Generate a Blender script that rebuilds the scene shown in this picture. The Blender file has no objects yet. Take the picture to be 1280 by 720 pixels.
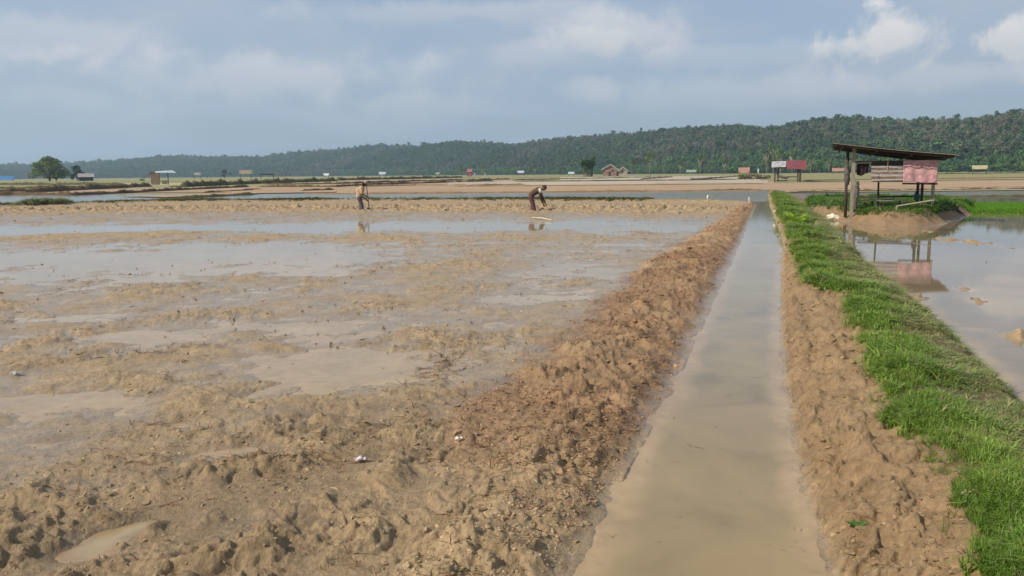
import bpy, bmesh, math, random
import numpy as np
from mathutils import Vector, Matrix

random.seed(7)
RNG = np.random.default_rng(11)
scene = bpy.context.scene
COL = scene.collection
R = math.radians

# ------------------------------------------------------------------ camera
FPX = 1004.0                      # focal length in pixels of the 1280 px wide photograph
PITCH = math.atan(143 / FPX)
ROLL = 0.0096
EYE = 1.9
Fv = np.array([0, math.cos(PITCH), -math.sin(PITCH)])
_r = np.array([1.0, 0, 0]); _u = np.array([0, math.sin(PITCH), math.cos(PITCH)])
Rv = math.cos(ROLL) * _r - math.sin(ROLL) * _u
Uv = math.cos(ROLL) * _u + math.sin(ROLL) * _r
CAM = np.array([0, 0, EYE])
cd = bpy.data.cameras.new('camera'); cam = bpy.data.objects.new('camera', cd); COL.objects.link(cam)
cd.sensor_width = 36; cd.lens = 36 * FPX / 1280
cd.clip_start = 0.05; cd.clip_end = 30000
m = Matrix.Identity(4)
for i in range(3):
    m[i][0] = Rv[i]; m[i][1] = Uv[i]; m[i][2] = -Fv[i]; m[i][3] = CAM[i]
cam.matrix_world = m
scene.camera = cam

# ------------------------------------------------------------------ sky and sun
SUN_DIR = Vector((-0.93, -0.36, 0)).normalized()
SUN_EL = R(41)
sun_vec = Vector((SUN_DIR.x * math.cos(SUN_EL), SUN_DIR.y * math.cos(SUN_EL), math.sin(SUN_EL)))
sl = bpy.data.lights.new('sun', 'SUN'); sl.energy = 4.0; sl.angle = R(0.6); sl.color = (1.0, 0.925, 0.79)
so = bpy.data.objects.new('sun', sl); COL.objects.link(so)
so.rotation_euler = sun_vec.to_track_quat('Z', 'Y').to_euler()
so.location = (-20, -20, 60)
scene.view_settings.view_transform = 'Standard'
scene.view_settings.look = 'None'
scene.view_settings.gamma = 1
scene.view_settings.exposure = 0.28
scene.view_settings.use_curve_mapping = False
scene.cycles.volume_bounces = 0
scene.cycles.max_bounces = 8
scene.cycles.transparent_max_bounces = 12
scene.cycles.use_denoising = True


def nod(nt, kind, **kw):
    n = nt.nodes.new(kind)
    for k, v in kw.items():
        if k.startswith('i_'):
            key = k[2:]
            n.inputs[int(key) if key.isdigit() else key].default_value = v
        else:
            setattr(n, k, v)
    return n


def ramp(nt, src, stops, interp='LINEAR'):
    r = nt.nodes.new('ShaderNodeValToRGB'); cr = r.color_ramp; cr.interpolation = interp
    while len(cr.elements) < len(stops):
        cr.elements.new(0.5)
    for e, (p, c) in zip(cr.elements, stops):
        e.position = p
        e.color = c if len(c) == 4 else (*c, 1)
    nt.links.new(src, r.inputs[0])
    return r.outputs[0]


def math_n(nt, op, a, b=None, clamp=False):
    n = nt.nodes.new('ShaderNodeMath'); n.operation = op; n.use_clamp = clamp
    for i, s in enumerate((a, b)):
        if s is None: continue
        if isinstance(s, (int, float)): n.inputs[i].default_value = s
        else: nt.links.new(s, n.inputs[i])
    return n.outputs[0]


def mixc(nt, fac, a, b, mode='MIX'):
    n = nt.nodes.new('ShaderNodeMix'); n.data_type = 'RGBA'; n.blend_type = mode
    for k, s in ((0, fac), (6, a), (7, b)):
        if isinstance(s, (int, float)): n.inputs[k].default_value = s
        elif isinstance(s, tuple): n.inputs[k].default_value = s if len(s) == 4 else (*s, 1)
        else: nt.links.new(s, n.inputs[k])
    return n.outputs[2]


def ray(px, py):
    return Fv * FPX + Rv * (px - 640) + Uv * (360 - py)


def gp(px, py, z=0.0):
    """where the ray through a pixel meets the level z"""
    d = ray(px, py)
    return CAM + d * ((z - EYE) / d[2])


def at_dist(px, py, dist):
    """point along the ray through a pixel at ground distance dist (size known, base hidden)"""
    d = ray(px, py)
    return CAM + d * (dist / math.hypot(d[0], d[1]))


def build_world():
    w = bpy.data.worlds.new('World'); scene.world = w; w.use_nodes = True
    nt = w.node_tree; L = nt.links
    bg = nt.nodes['Background']; bg.inputs['Strength'].default_value = 0.115
    sky = nod(nt, 'ShaderNodeTexSky', sky_type='NISHITA', sun_disc=False, sun_elevation=SUN_EL,
              sun_rotation=math.atan2(SUN_DIR.x, SUN_DIR.y), air_density=1.0, dust_density=1.8, ozone_density=1.0)
    tc = nod(nt, 'ShaderNodeTexCoord')
    sep = nod(nt, 'ShaderNodeSeparateXYZ'); L.new(tc.outputs['Generated'], sep.inputs[0])
    # a cloud layer seen at a slant: direction projected on a high sheet
    zz = math_n(nt, 'ADD', math_n(nt, 'MAXIMUM', sep.outputs[2], 0.0), 0.16)
    cx = math_n(nt, 'DIVIDE', sep.outputs[0], zz); cy = math_n(nt, 'DIVIDE', sep.outputs[1], zz)
    cmb = nod(nt, 'ShaderNodeCombineXYZ'); L.new(cx, cmb.inputs[0]); L.new(cy, cmb.inputs[1])
    n1 = nod(nt, 'ShaderNodeTexNoise', i_Scale=0.9, i_Detail=6.0, i_Roughness=0.5, i_Distortion=0.5)
    L.new(cmb.outputs[0], n1.inputs['Vector'])
    veil = ramp(nt, n1.outputs[0], [(0.34, (0.60,) * 3), (0.60, (0.95,) * 3)], 'EASE')
    veilc = ramp(nt, n1.outputs[0], [(0.36, (2.40, 3.05, 4.20)), (0.52, (2.85, 3.42, 4.35)), (0.72, (3.65, 4.05, 4.65))])
    col = mixc(nt, veil, sky.outputs[0], veilc)
    # heaps of cloud with their own bearing and height in the sky
    n2 = nod(nt, 'ShaderNodeTexNoise', i_Scale=13.0, i_Detail=8.0, i_Roughness=0.6, i_Distortion=0.3)
    L.new(tc.outputs['Generated'], n2.inputs['Vector'])
    heaps = [(1125, 46, 62, 34, 0.95, 0.16), (1065, 58, 34, 11, 0.6, 0.25), (1272, 48, 52, 24, 0.9, 0.16), (775, 40, 62, 20, 0.5, 0.35), (735, 52, 50, 14, 0.4, 0.3), (742, 114, 36, 15, 0.32, 0.35),
             (345, 95, 190, 26, 0.42, 0.4), (930, 118, 150, 18, 0.26, 0.4), (40, 45, 120, 22, 0.30, 0.4),
             (520, 130, 90, 16, 0.26, 0.4), (660, 70, 110, 14, 0.22, 0.4), (1500, 60, 120, 40, 0.6, 0.2), (-160, 90, 150, 30, 0.4, 0.4), (930, 70, 90, 14, 0.22, 0.4), (1190, 95, 110, 14, 0.25, 0.4), (600, 15, 200, 12, 0.25, 0.4)]
    nd = math_n(nt, 'SUBTRACT', n2.outputs[0], 0.5)
    for (px, py, wx, wy, st, soft) in heaps:
        c = ray(px, py); c = c / np.linalg.norm(c)
        rb = np.cross(c, (0, 0, 1)); rb /= np.linalg.norm(rb); ub = np.cross(rb, c)
        def dotn(v):
            n = nod(nt, 'ShaderNodeVectorMath', operation='DOT_PRODUCT'); L.new(tc.outputs['Generated'], n.inputs[0])
            n.inputs[1].default_value = tuple(float(q) for q in v); return n.outputs['Value']
        a = math_n(nt, 'MULTIPLY', dotn(rb), FPX / wx); b = math_n(nt, 'MULTIPLY', dotn(ub), FPX / wy)
        l2 = math_n(nt, 'ADD', math_n(nt, 'MULTIPLY', a, a), math_n(nt, 'MULTIPLY', b, b))
        ln = math_n(nt, 'SUBTRACT', math_n(nt, 'SQRT', l2), math_n(nt, 'MULTIPLY', nd, 3.6))
        front = math_n(nt, 'GREATER_THAN', dotn(c), 0.0)
        mr = nod(nt, 'ShaderNodeMapRange', interpolation_type='SMOOTHSTEP'); L.new(ln, mr.inputs[0])
        mr.inputs[1].default_value = 1.0 + soft; mr.inputs[2].default_value = 0.75 - soft
        mr.inputs[3].default_value = 0; mr.inputs[4].default_value = st
        col = mixc(nt, math_n(nt, 'MULTIPLY', mr.outputs[0], front), col, mixc(nt, math_n(nt, 'ADD', math_n(nt, 'MULTIPLY', b, 0.35), 0.55, True), (4.1, 4.25, 4.6), (6.8, 6.45, 6.2)))
    L.new(col, bg.inputs['Color'])


build_world()

# ------------------------------------------------------------------ helpers: objects and materials
def mesh_obj(name, verts, faces, mat=None, parent=None, smooth=False, attrs=None):
    me = bpy.data.meshes.new(name)
    me.from_pydata([tuple(v) for v in verts], [], faces)
    if smooth: me.polygons.foreach_set('use_smooth', [True] * len(me.polygons))
    o = bpy.data.objects.new(name, me); COL.objects.link(o)
    if mat: me.materials.append(mat)
    if parent: o.parent = parent
    return o


def np_mesh(name, V, Fq, mat, smooth=True, attrs=None):
    """fast mesh from numpy arrays; Fq is (n,3) or (n,4)"""
    me = bpy.data.meshes.new(name); k = Fq.shape[1]
    me.vertices.add(len(V)); me.vertices.foreach_set('co', V.astype(np.float32).ravel())
    me.loops.add(Fq.size); me.loops.foreach_set('vertex_index', Fq.astype(np.int32).ravel())
    me.polygons.add(len(Fq)); me.polygons.foreach_set('loop_start', np.arange(0, Fq.size, k, dtype=np.int32))
    if smooth: me.polygons.foreach_set('use_smooth', np.ones(len(Fq), dtype=bool))
    for nm, arr in (attrs or {}).items():
        if arr.ndim == 1:
            a = me.attributes.new(nm, 'FLOAT', 'POINT'); a.data.foreach_set('value', arr.astype(np.float32))
        elif arr.shape[1] == 3:
            a = me.attributes.new(nm, 'FLOAT_VECTOR', 'POINT'); a.data.foreach_set('vector', arr.astype(np.float32).ravel())
    me.update(calc_edges=True); me.validate()
    if mat: me.materials.append(mat)
    o = bpy.data.objects.new(name, me); COL.objects.link(o)
    return o


def structure(o):
    o['kind'] = 'structure'; return o


def stuff(o, label=None, cat=None):
    o['kind'] = 'stuff'
    if label: o['label'] = label
    if cat: o['category'] = cat
    return o


def tag(o, label, cat, group=None):
    o['label'] = label; o['category'] = cat
    if group: o['group'] = group
    return o


def thing(name, label, cat, loc, rz=0.0, group=None):
    o = bpy.data.objects.new(name, None); COL.objects.link(o)
    o.empty_display_size = 0.2
    o.location = tuple(float(q) for q in loc); o.rotation_euler = (0, 0, rz)
    return tag(o, label, cat, group)


class MB:
    def __init__(s): s.v = []; s.f = []
    def add(s, vs, fs):
        b = len(s.v); s.v += [tuple(float(c) for c in v) for v in vs]; s.f += [tuple(b + i for i in f) for f in fs]; return s
    def box(s, c, d, rot=None):
        hx, hy, hz = (q / 2 for q in d)
        vs = [Vector((x * hx, y * hy, z * hz)) for z in (-1, 1) for y in (-1, 1) for x in (-1, 1)]
        if rot: vs = [rot @ v for v in vs]
        c = Vector(c)
        return s.add([v + c for v in vs], [(0, 2, 3, 1), (4, 5, 7, 6), (0, 1, 5, 4), (2, 6, 7, 3), (0, 4, 6, 2), (1, 3, 7, 5)])
    def beam(s, a, b, w, t, up=(0, 0, 1)):
        a = Vector(a); b = Vector(b); d = (b - a); L = d.length; d.normalize()
        sx = d.cross(Vector(up))
        if sx.length < 1e-4: sx = d.cross(Vector((1, 0, 0)))
        sx.normalize(); uz = sx.cross(d)
        return s.box((a + b) / 2, (L, w, t), Matrix((d, sx, uz)).transposed())
    def tube(s, pts, rad, n=8, jit=0.0, cap=True):
        pts = [Vector(p) for p in pts]
        rads = rad if isinstance(rad, (list, tuple)) else [rad] * len(pts)
        base = len(s.v); prev = None
        for i, p in enumerate(pts):
            d = (pts[min(i + 1, len(pts) - 1)] - pts[max(i - 1, 0)]).normalized()
            a = prev if prev else (Vector((1, 0, 0)) if abs(d.x) < 0.8 else Vector((0, 1, 0)))
            x = (a - d * a.dot(d)).normalized(); prev = x; y = d.cross(x)
            for k in range(n):
                t = 2 * math.pi * k / n; r = rads[i] * (1 + random.uniform(-jit, jit))
                s.v.append(tuple(p + (x * math.cos(t) + y * math.sin(t)) * r))
        for i in range(len(pts) - 1):
            for k in range(n):
                a = base + i * n + k; b = base + i * n + (k + 1) % n
                s.f.append((a, b, b + n, a + n))
        if cap:
            s.f.append(tuple(base + k for k in reversed(range(n))))
            s.f.append(tuple(base + (len(pts) - 1) * n + k for k in range(n)))
        return s
    def capsule(s, p0, r0, p1, r1, n=14):
        p0 = Vector(p0); p1 = Vector(p1); d = (p1 - p0)
        L = d.length
        if L < 1e-5: d = Vector((0, 0, 1))
        d.normalize()
        pts = []; rr = []
        for a in (-85, -60, -35, -12, 0):
            pts.append(p0 + d * r0 * math.sin(R(a))); rr.append(r0 * math.cos(R(a)))
        for a in (0, 12, 35, 60, 85):
            pts.append(p1 + d * r1 * math.sin(R(a))); rr.append(r1 * math.cos(R(a)))
        if L < 1e-5:
            pts.pop(5); rr.pop(5)
        base = len(s.v)
        x = (Vector((1, 0, 0)) if abs(d.x) < 0.8 else Vector((0, 1, 0))); x = (x - d * x.dot(d)).normalized(); y = d.cross(x)
        for p, r in zip(pts, rr):
            for k in range(n):
                t = 2 * math.pi * k / n
                s.v.append(tuple(p + (x * math.cos(t) + y * math.sin(t)) * r))
        for i in range(len(pts) - 1):
            for k in range(n):
                a = base + i * n + k; b = base + i * n + (k + 1) % n
                s.f.append((a, b, b + n, a + n))
        s.f.append(tuple(base + k for k in reversed(range(n))))
        s.f.append(tuple(base + (len(pts) - 1) * n + k for k in range(n)))
        return s
    def build(s, name, mat, parent=None, smooth=False):
        return mesh_obj(name, s.v, s.f, mat, parent, smooth)


def new_mat(name):
    mt = bpy.data.materials.new(name); mt.use_nodes = True
    nt = mt.node_tree; return mt, nt, nt.nodes['Principled BSDF']


def mat_basic(name, c1, c2=None, rough=0.8, scale=6.0, bump=0.15, spec=0.3, stretch=None, metal=0.0, detail=5.0):
    """two-tone noise material"""
    mt, nt, b = new_mat(name); L = nt.links
    c2 = c2 or tuple(q * 0.65 for q in c1)
    tc = nod(nt, 'ShaderNodeTexCoord'); vec = tc.outputs['Object']
    if stretch:
        mp = nod(nt, 'ShaderNodeMapping'); mp.inputs['Scale'].default_value = stretch
        L.new(vec, mp.inputs[0]); vec = mp.outputs[0]
    n = nod(nt, 'ShaderNodeTexNoise', i_Scale=scale, i_Detail=detail, i_Roughness=0.6); L.new(vec, n.inputs['Vector'])
    c = ramp(nt, n.outputs[0], [(0.32, c2), (0.62, c1)])
    L.new(c, b.inputs['Base Color'])
    b.inputs['Roughness'].default_value = rough; b.inputs['Specular IOR Level'].default_value = spec
    b.inputs['Metallic'].default_value = metal
    if bump:
        bp = nod(nt, 'ShaderNodeBump', i_Strength=bump, i_Distance=0.02); L.new(n.outputs[0], bp.inputs['Height'])
        L.new(bp.outputs[0], b.inputs['Normal'])
    return mt


def mat_leaf(name, c1, c2, trans=0.35, attr=None, rough=0.55):
    """leaf: diffuse + translucent; tint per instance when attr names an instance attribute"""
    mt, nt, b = new_mat(name); L = nt.links
    oi = nod(nt, 'ShaderNodeObjectInfo'); geo = nod(nt, 'ShaderNodeNewGeometry')
    c = mixc(nt, geo.outputs['Random Per Island'], c1, c2)
    if attr:
        a = nod(nt, 'ShaderNodeAttribute', attribute_type='INSTANCER', attribute_name=attr)
        c = mixc(nt, 1.0, c, a.outputs['Color'], 'MULTIPLY')
    L.new(c, b.inputs['Base Color']); b.inputs['Roughness'].default_value = rough
    b.inputs['Specular IOR Level'].default_value = 0.25
    tr = nod(nt, 'ShaderNodeBsdfTranslucent'); L.new(c, tr.inputs['Color'])
    mx = nod(nt, 'ShaderNodeMixShader', i_Fac=trans)
    L.new(b.outputs[0], mx.inputs[1]); L.new(tr.outputs[0], mx.inputs[2])
    L.new(mx.outputs[0], nt.nodes['Material Output'].inputs['Surface'])
    return mt


# ------------------------------------------------------------------ noise
_perm = {}
def pn(x, y, seed=0):
    """2-D gradient noise, about -0.7..0.7"""
    if seed not in _perm:
        g = np.random.default_rng(1000 + seed)
        p = g.permutation(256); a = g.uniform(0, 2 * np.pi, 256)
        _perm[seed] = (np.concatenate([p, p]), np.cos(a), np.sin(a))
    P, gx, gy = _perm[seed]
    xi = np.floor(x).astype(np.int64); yi = np.floor(y).astype(np.int64)
    xf = x - xi; yf = y - yi; xi &= 255; yi &= 255
    u = xf * xf * xf * (xf * (xf * 6 - 15) + 10); v = yf * yf * yf * (yf * (yf * 6 - 15) + 10)
    def gr(ix, iy, dx, dy):
        h = P[(P[ix & 255] + iy) & 255]; return gx[h] * dx + gy[h] * dy
    a = gr(xi, yi, xf, yf); b = gr(xi + 1, yi, xf - 1, yf)
    c = gr(xi, yi + 1, xf, yf - 1); d = gr(xi + 1, yi + 1, xf - 1, yf - 1)
    return (a + u * (b - a)) * (1 - v) + (c + u * (d - c)) * v


def fbm(x, y, s, octs=3, seed=0, gain=0.5):
    r = 0; a = 1.0
    for o in range(octs):
        r = r + a * pn(x / s + 17.3 * o, y / s - 9.1 * o, seed + o); s *= 0.5; a *= gain
    return r


def ridged(x, y, s, octs=3, seed=0, gain=0.55):
    r = 0; a = 1.0
    for o in range(octs):
        r = r + a * (1 - np.abs(pn(x / s + 7.7 * o, y / s + 3.3 * o, seed + o)) * 2.2); s *= 0.5; a *= gain
    return r


def sstep(a, b, x):
    t = np.clip((x - a) / (b - a), 0, 1); return t * t * (3 - 2 * t)


# ------------------------------------------------------------------ layout of the near paddies, from the photograph's edges on the water level
def edge(pix, z=0.0, extra_far=None):
    p = np.array([gp(x, y, z)[:2] for x, y in pix]); p = p[np.argsort(p[:, 1])]
    s0 = (p[1] - p[0]) / max(p[1, 1] - p[0, 1], 1e-6); s1 = (p[-1] - p[-2]) / max(p[-1, 1] - p[-2, 1], 1e-6)
    lo = p[0] + s0 * (-6 - p[0, 1]); hi = p[-1] + s1 * (90 - p[-1, 1])
    p = np.vstack([lo, p, hi]); return lambda Y: np.interp(Y, p[:, 1], p[:, 0])


E_L1 = edge([(715, 720), (745, 650), (775, 590), (830, 500), (868, 420), (900, 355), (924, 305), (938, 272), (942, 262)])
E_R1 = edge([(1040, 720), (1012, 640), (992, 560), (980, 480), (974, 400), (977, 340), (979, 300), (970, 275), (963, 258), (961, 247)])
E_L0 = edge([(885, 283), (800, 330), (745, 380), (700, 420), (640, 465), (585, 500), (555, 560)])
E_G = edge([(968, 243), (991, 285), (1003, 320), (1016, 350), (1058, 364), (1076, 400), (1115, 470), (1132, 525), (1186, 580), (1226, 640), (1262, 720)], 0.33)
E_R2 = edge([(990, 247), (1003, 258), (1014, 268), (1030, 280), (1048, 300), (1100, 350), (1150, 392), (1215, 450), (1280, 513), (1400, 620)])
FAR_BUND = np.array([gp(x, y)[:2] for x, y in [(-400, 267), (-150, 262), (0, 259.5), (100, 256.5), (200, 254), (400, 252.5), (640, 252), (850, 253), (945, 256)]])


def far_y(X):
    return np.interp(X, FAR_BUND[:, 0], FAR_BUND[:, 1])


MOUND = np.array([gp(x, y)[:2] for x, y in [(1008, 269), (1038, 274), (1072, 280), (1110, 283), (1172, 282), (1200, 274), (1212, 268), (1220, 262), (1100, 254), (1000, 258)]])
GREEN = np.array([gp(x, y)[:2] for x, y in [(1010, 256.5), (1120, 256.5), (1420, 256.5), (1420, 265.5), (1215, 268), (1100, 262), (1000, 263)]])


def poly_dist(X, Y, poly):
    """signed distance to a polygon, positive inside"""
    d = np.full(X.shape, 1e9); inside = np.zeros(X.shape, bool); n = len(poly)
    for i in range(n):
        ax, ay = poly[i]; bx, by = poly[(i + 1) % n]
        ex, ey = bx - ax, by - ay
        t = np.clip(((X - ax) * ex + (Y - ay) * ey) / (ex * ex + ey * ey), 0, 1)
        d = np.minimum(d, np.hypot(X - ax - t * ex, Y - ay - t * ey))
        with np.errstate(divide='ignore', invalid='ignore'):
            c = ((ay > Y) != (by > Y)) & (X < ex * (Y - ay) / (ey if ey else 1e-9) + ax)
        inside ^= c
    return np.where(inside, d, -d)


def pix_blobs(lst):
    out = []
    for px, py, rx, ry, amp in lst:
        c = gp(px, py); a = gp(px, py - ry); b = gp(px, py + ry); e = gp(px + rx, py)
        out.append((c[0], c[1], abs(e[0] - c[0]), abs(a[1] - b[1]) / 2, amp))
    return out


BLOBS = pix_blobs([
    # wetter places of the left paddy (negative) and drier ones
    (300, 285, 700, 6, -0.05), (790, 287, 90, 6, -0.02), (160, 322, 260, 16, -0.045), (330, 316, 150, 12, -0.03), (420, 330, 130, 10, -0.02), (60, 345, 120, 12, -0.03),
    (60, 397, 75, 6, -0.055), (165, 424, 60, 6, -0.055), (210, 430, 60, 6, -0.03), (405, 458, 80, 22, -0.075), (480, 470, 60, 12, -0.03), (330, 410, 90, 9, -0.025), (95, 503, 95, 16, -0.06),
    (30, 520, 60, 14, -0.03), (705, 335, 70, 12, -0.03), (620, 378, 55, 10, -0.025), (750, 310, 100, 7, -0.02), (640, 430, 40, 14, -0.02), (480, 400, 70, 8, -0.018),
    (700, 355, 60, 10, -0.022), (560, 300, 100, 6, -0.018), (220, 345, 120, 8, -0.02), (620, 480, 60, 25, -0.02), (545, 470, 60, 20, -0.012), (470, 548, 22, 7, -0.10),
    (150, 668, 55, 13, -0.14), (235, 525, 45, 7, -0.06), (290, 568, 24, 7, -0.10), (400, 520, 20, 4, -0.06), (230, 568, 34, 7, -0.05), (120, 606, 40, 10, -0.05), (330, 655, 30, 8, -0.04),
    (200, 292, 80, 5, 0.05), (60, 297, 60, 4, 0.035), (130, 314, 26, 3, 0.05), (190, 313, 26, 3, 0.04), (140, 338, 30, 3, 0.04), (330, 297, 55, 3, 0.04), (560, 330, 80, 10, 0.012), (520, 345, 60, 9, 0.02), (150, 375, 60, 8, 0.018),
    (290, 390, 60, 7, 0.02), (250, 445, 50, 8, 0.022), (335, 433, 24, 4, 0.05), (600, 298, 120, 5, 0.03), (470, 298, 60, 4, 0.03), (640, 310, 90, 5, 0.02), (500, 375, 80, 10, 0.012), (400, 355, 40, 6, 0.02), (450, 430, 60, 8, 0.012),
    (60, 415, 40, 6, 0.02), (60, 450, 70, 12, 0.02), (560, 410, 60, 12, 0.012), (480, 495, 70, 12, 0.02), (300, 500, 60, 12, 0.03), (180, 470, 80, 10, 0.02)])
LUMPS = pix_blobs([(1152, 373, 20, 4, 0.10), (1218, 375, 20, 3.5, 0.09), (1228, 304, 14, 3, 0.12), (1184, 300, 14, 3, 0.09), (1205, 362, 14, 2.5, 0.08), (1278, 421, 22, 6, 0.12), (1180, 392, 16, 3, 0.05), (1160, 289, 16, 2, 0.07),
                   (1255, 310, 12, 2, 0.07), (1213, 411, 14, 3, 0.05), (1290, 350, 20, 3, 0.07), (1245, 289, 14, 2, 0.06), (1105, 310, 14, 2, 0.05)])


def blob_sum(X, Y, bl):
    r = np.zeros_like(X)
    for cx, cy, rx, ry, amp in bl:
        q = ((X - cx) / rx) ** 2 + ((Y - cy) / ry) ** 2
        r += amp * np.exp(-q * 1.1)
    return r


def pline(X, xs, zs):
    """piecewise smooth profile with moving break points"""
    r = np.full(X.shape, float(zs[0]))
    for i in range(len(xs) - 1):
        t = np.clip((X - xs[i]) / np.maximum(xs[i + 1] - xs[i], 1e-3), 0, 1)
        r = r + (zs[i + 1] - zs[i]) * t * t * (3 - 2 * t)
    return r


def smax(a, b, k):
    h = np.clip(0.5 + 0.5 * (a - b) / k, 0, 1); return b + (a - b) * h + k * h * (1 - h)


def terrain(X, Y):
    """height, soil colour and wet roughness of the near ground; water stands at z = 0"""
    D = np.hypot(X, Y)
    wx = X + 0.22 * pn(X / 0.9, Y / 0.9, 40) + 0.10 * pn(X / 0.3, Y / 0.3, 41)
    wy = Y + 0.22 * pn(X / 0.9, Y / 0.9, 42) + 0.10 * pn(X / 0.3, Y / 0.3, 43)
    l0, l1, r1, g, r2 = E_L0(Y), E_L1(Y), E_R1(Y), E_G(Y), E_R2(Y)
    a = np.maximum(g - r1, 0.18); g = r1 + a; r2 = np.maximum(r2, g + 0.45)
    fy = far_y(X)
    # --- trodden mud: clods at several sizes with torn edges
    rg = ridged(wx, wy, 0.42, 4, 10)
    lump = np.clip(fbm(wx, wy, 0.30, 3, 14) * 1.6, -0.5, 1)
    fine = ridged(X + 0.04 * pn(X / .1, Y / .1, 44), Y, 0.085, 2, 18)
    sharp = np.clip(pn(wx / 0.17, wy / 0.17, 22) - 0.12, 0, 1) ** 0.6
    sharp2 = np.clip(pn(X / 0.07 + 3 * pn(wx, wy, 46), wy / 0.07, 24) - 0.1, 0, 1) ** 0.7
    sharp3 = np.clip(pn(X / 0.034 + 2 * pn(wx / .2, wy / .2, 47), Y / 0.034, 25) - 0.05, 0, 1) ** 0.8
    n_a = pn(wx / 0.24 + 5, wy / 0.24, 28); n_b = pn(X / 0.105 + 1.5 * pn(wx / .3, wy / .3, 29), wy / 0.105, 29)
    slab_ = sstep(0.06, 0.16, n_a) * (0.6 + 1.3 * n_a); slab2 = sstep(0.04, 0.16, n_b) * (0.6 + 1.2 * n_b)
    clods = 0.016 * (rg - 1.0) + 0.022 * lump + 0.011 * (fine - 0.8) + 0.020 * sharp + 0.048 * slab_ + 0.034 * slab2 + 0.022 * sharp2 + 0.022 * sharp3
    n_c = pn(wx / 0.52 + 2, wy / 0.40, 36); big_slab = sstep(0.05, 0.15, n_c) * (0.5 + 1.2 * n_c)
    clods = clods * 0.60 + 0.034 * big_slab - 0.006
    patch = fbm(X, Y, 1.6, 3, 26)
    near = sstep(8.2, 5.0, D + 1.3 * patch - 0.35 * (X + 1.0))
    # --- left paddy
    low = 0.020 * fbm(X, Y, 2.6, 3, 30) + 0.014 * fbm(X * 0.6, Y, 0.8, 2, 33)
    bias = blob_sum(X + 0.7 * pn(X / 1.5, Y / 1.5, 48) + 0.25 * pn(X / .45, Y / .45, 58), Y + 0.7 * pn(X / 1.5, Y / 1.5, 49) + 0.25 * pn(X / .45, Y / .45, 59), BLOBS)
    bias = np.where(bias < 0, bias * (1 - 0.42 * sstep(26, 16, D)), bias)
    rough = np.clip(sstep(-0.05, 0.35, patch) * 0.42 + 0.20, 0, 1)
    torn = sstep(-0.22, 0.22, fbm(X + 3, Y, 0.85, 3, 27))
    rough = np.maximum(rough, near * (0.22 + 1.0 * torn))
    wet_bias = np.minimum(bias, 0)
    rough = rough * np.clip(1 + wet_bias / 0.07, 0.10, 1)
    field = 0.0075 + low + 0.019 * fbm(X * 0.75, Y, 0.55, 3, 35) + bias + clods * rough + 0.030 * near
    ridge = sstep(-18.5, -13.5, Y - fy + 1.6 * patch) * sstep(2.5, -1.0, Y - fy)
    ridge2 = np.exp(-((Y - fy + 12.5 + 1.2 * patch) / 2.3) ** 2)
    field = field + ridge * (0.05 + 0.3 * clods) + ridge2 * (0.04 + 2.6 * clods) + 0.16 * np.exp(-((Y - fy + 0.3) / 0.7) ** 2)
    # --- left bund, freshly heaped
    xs = [l0 - 0.5, l0, l0 + 0.25 * (l1 - l0), l0 + 0.50 * (l1 - l0), l0 + 0.78 * (l1 - l0), l1, l1 + 0.45]
    Xb = X + 0.28 * pn(X / 0.8, Y / 0.8, 50) + 0.12 * pn(X / 0.25, Y / 0.25, 51)
    Xb = np.where(X > (l0 + l1) / 2, X + 0.10 * pn(X / 0.5, Y / 0.5, 52) + 0.05 * pn(X / 0.14, Y / 0.14, 53), Xb)
    bund = pline(Xb, xs, [-0.10, 0.0, 0.045, 0.085, 0.050, 0.0, -0.14])
    inb = sstep(-0.02, 0.06, bund)
    bund = bund + inb * (clods * (0.75 + 0.75 * torn))
    bund = np.where(X > l1 + 0.05, np.minimum(bund, -0.005 + 0.02 * rg * 0), bund)
    left = smax(np.where(X < l0 + 0.6 * (l1 - l0), field, -0.16), bund, 0.03)
    left = np.where(X < l0 + 0.6 * (l1 - l0), left, np.maximum(bund, -0.16))
    # --- beyond the far bund: flooded strip
    beyond = sstep(0.4, 1.6, Y - fy)
    left = left * (1 - beyond) + (-0.06) * beyond
    # --- canal bed and right bank
    Xr = X + 0.07 * pn(X / 0.4, Y / 0.4, 54) + 0.04 * pn(X / 0.12, Y / 0.12, 55)
    gm = r1 + a
    bank = pline(Xr, [r1 - 0.35, r1, r1 + 0.30 * a, r1 + 0.62 * a, gm, gm + 0.12, gm + 0.72 * (r2 - gm), r2, r2 + 0.5],
                 [-0.16, 0.0, 0.13, 0.23, 0.28, 0.33, 0.25, 0.0, -0.07])
    onm = sstep(0.0, 0.06, X - r1) * sstep(0.12, -0.02, X - gm)
    bank = bank + onm * (0.020 * (rg - 1.0) + 0.022 * lump + 0.014 * (fine - 0.8) + 0.026 * slab_ + 0.032 * slab2 + 0.014 * sharp2 + 0.010 * sharp3 - 0.01)
    bank = bank + 0.03 * fbm(X, Y, 0.7, 2, 57) * sstep(0, 0.2, X - gm) * sstep(0.1, -0.2, X - r2)
    right = bank
    # --- right paddy
    lum = blob_sum(X + 0.2 * pn(X / 0.5, Y / 0.5, 60), Y + 0.3 * pn(X / 0.5, Y / 0.5, 61), LUMPS)
    pad = -0.070 + 0.015 * fbm(X, Y, 1.2, 2, 62) + 1.25 * lum * (0.55 + 1.0 * np.clip(lump, 0, 1)) + np.clip(lum * 8, 0, 1) * 0.6 * clods
    md = poly_dist(X + 0.3 * pn(X / 1.1, Y / 1.1, 64), Y + 0.3 * pn(X / 1.1, Y / 1.1, 65), MOUND)
    mound = -0.10 + 0.53 * sstep(-0.35, 0.7, md) + 1.3 * clods * sstep(0, 0.5, md) * sstep(1.2, 0.6, md)
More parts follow.
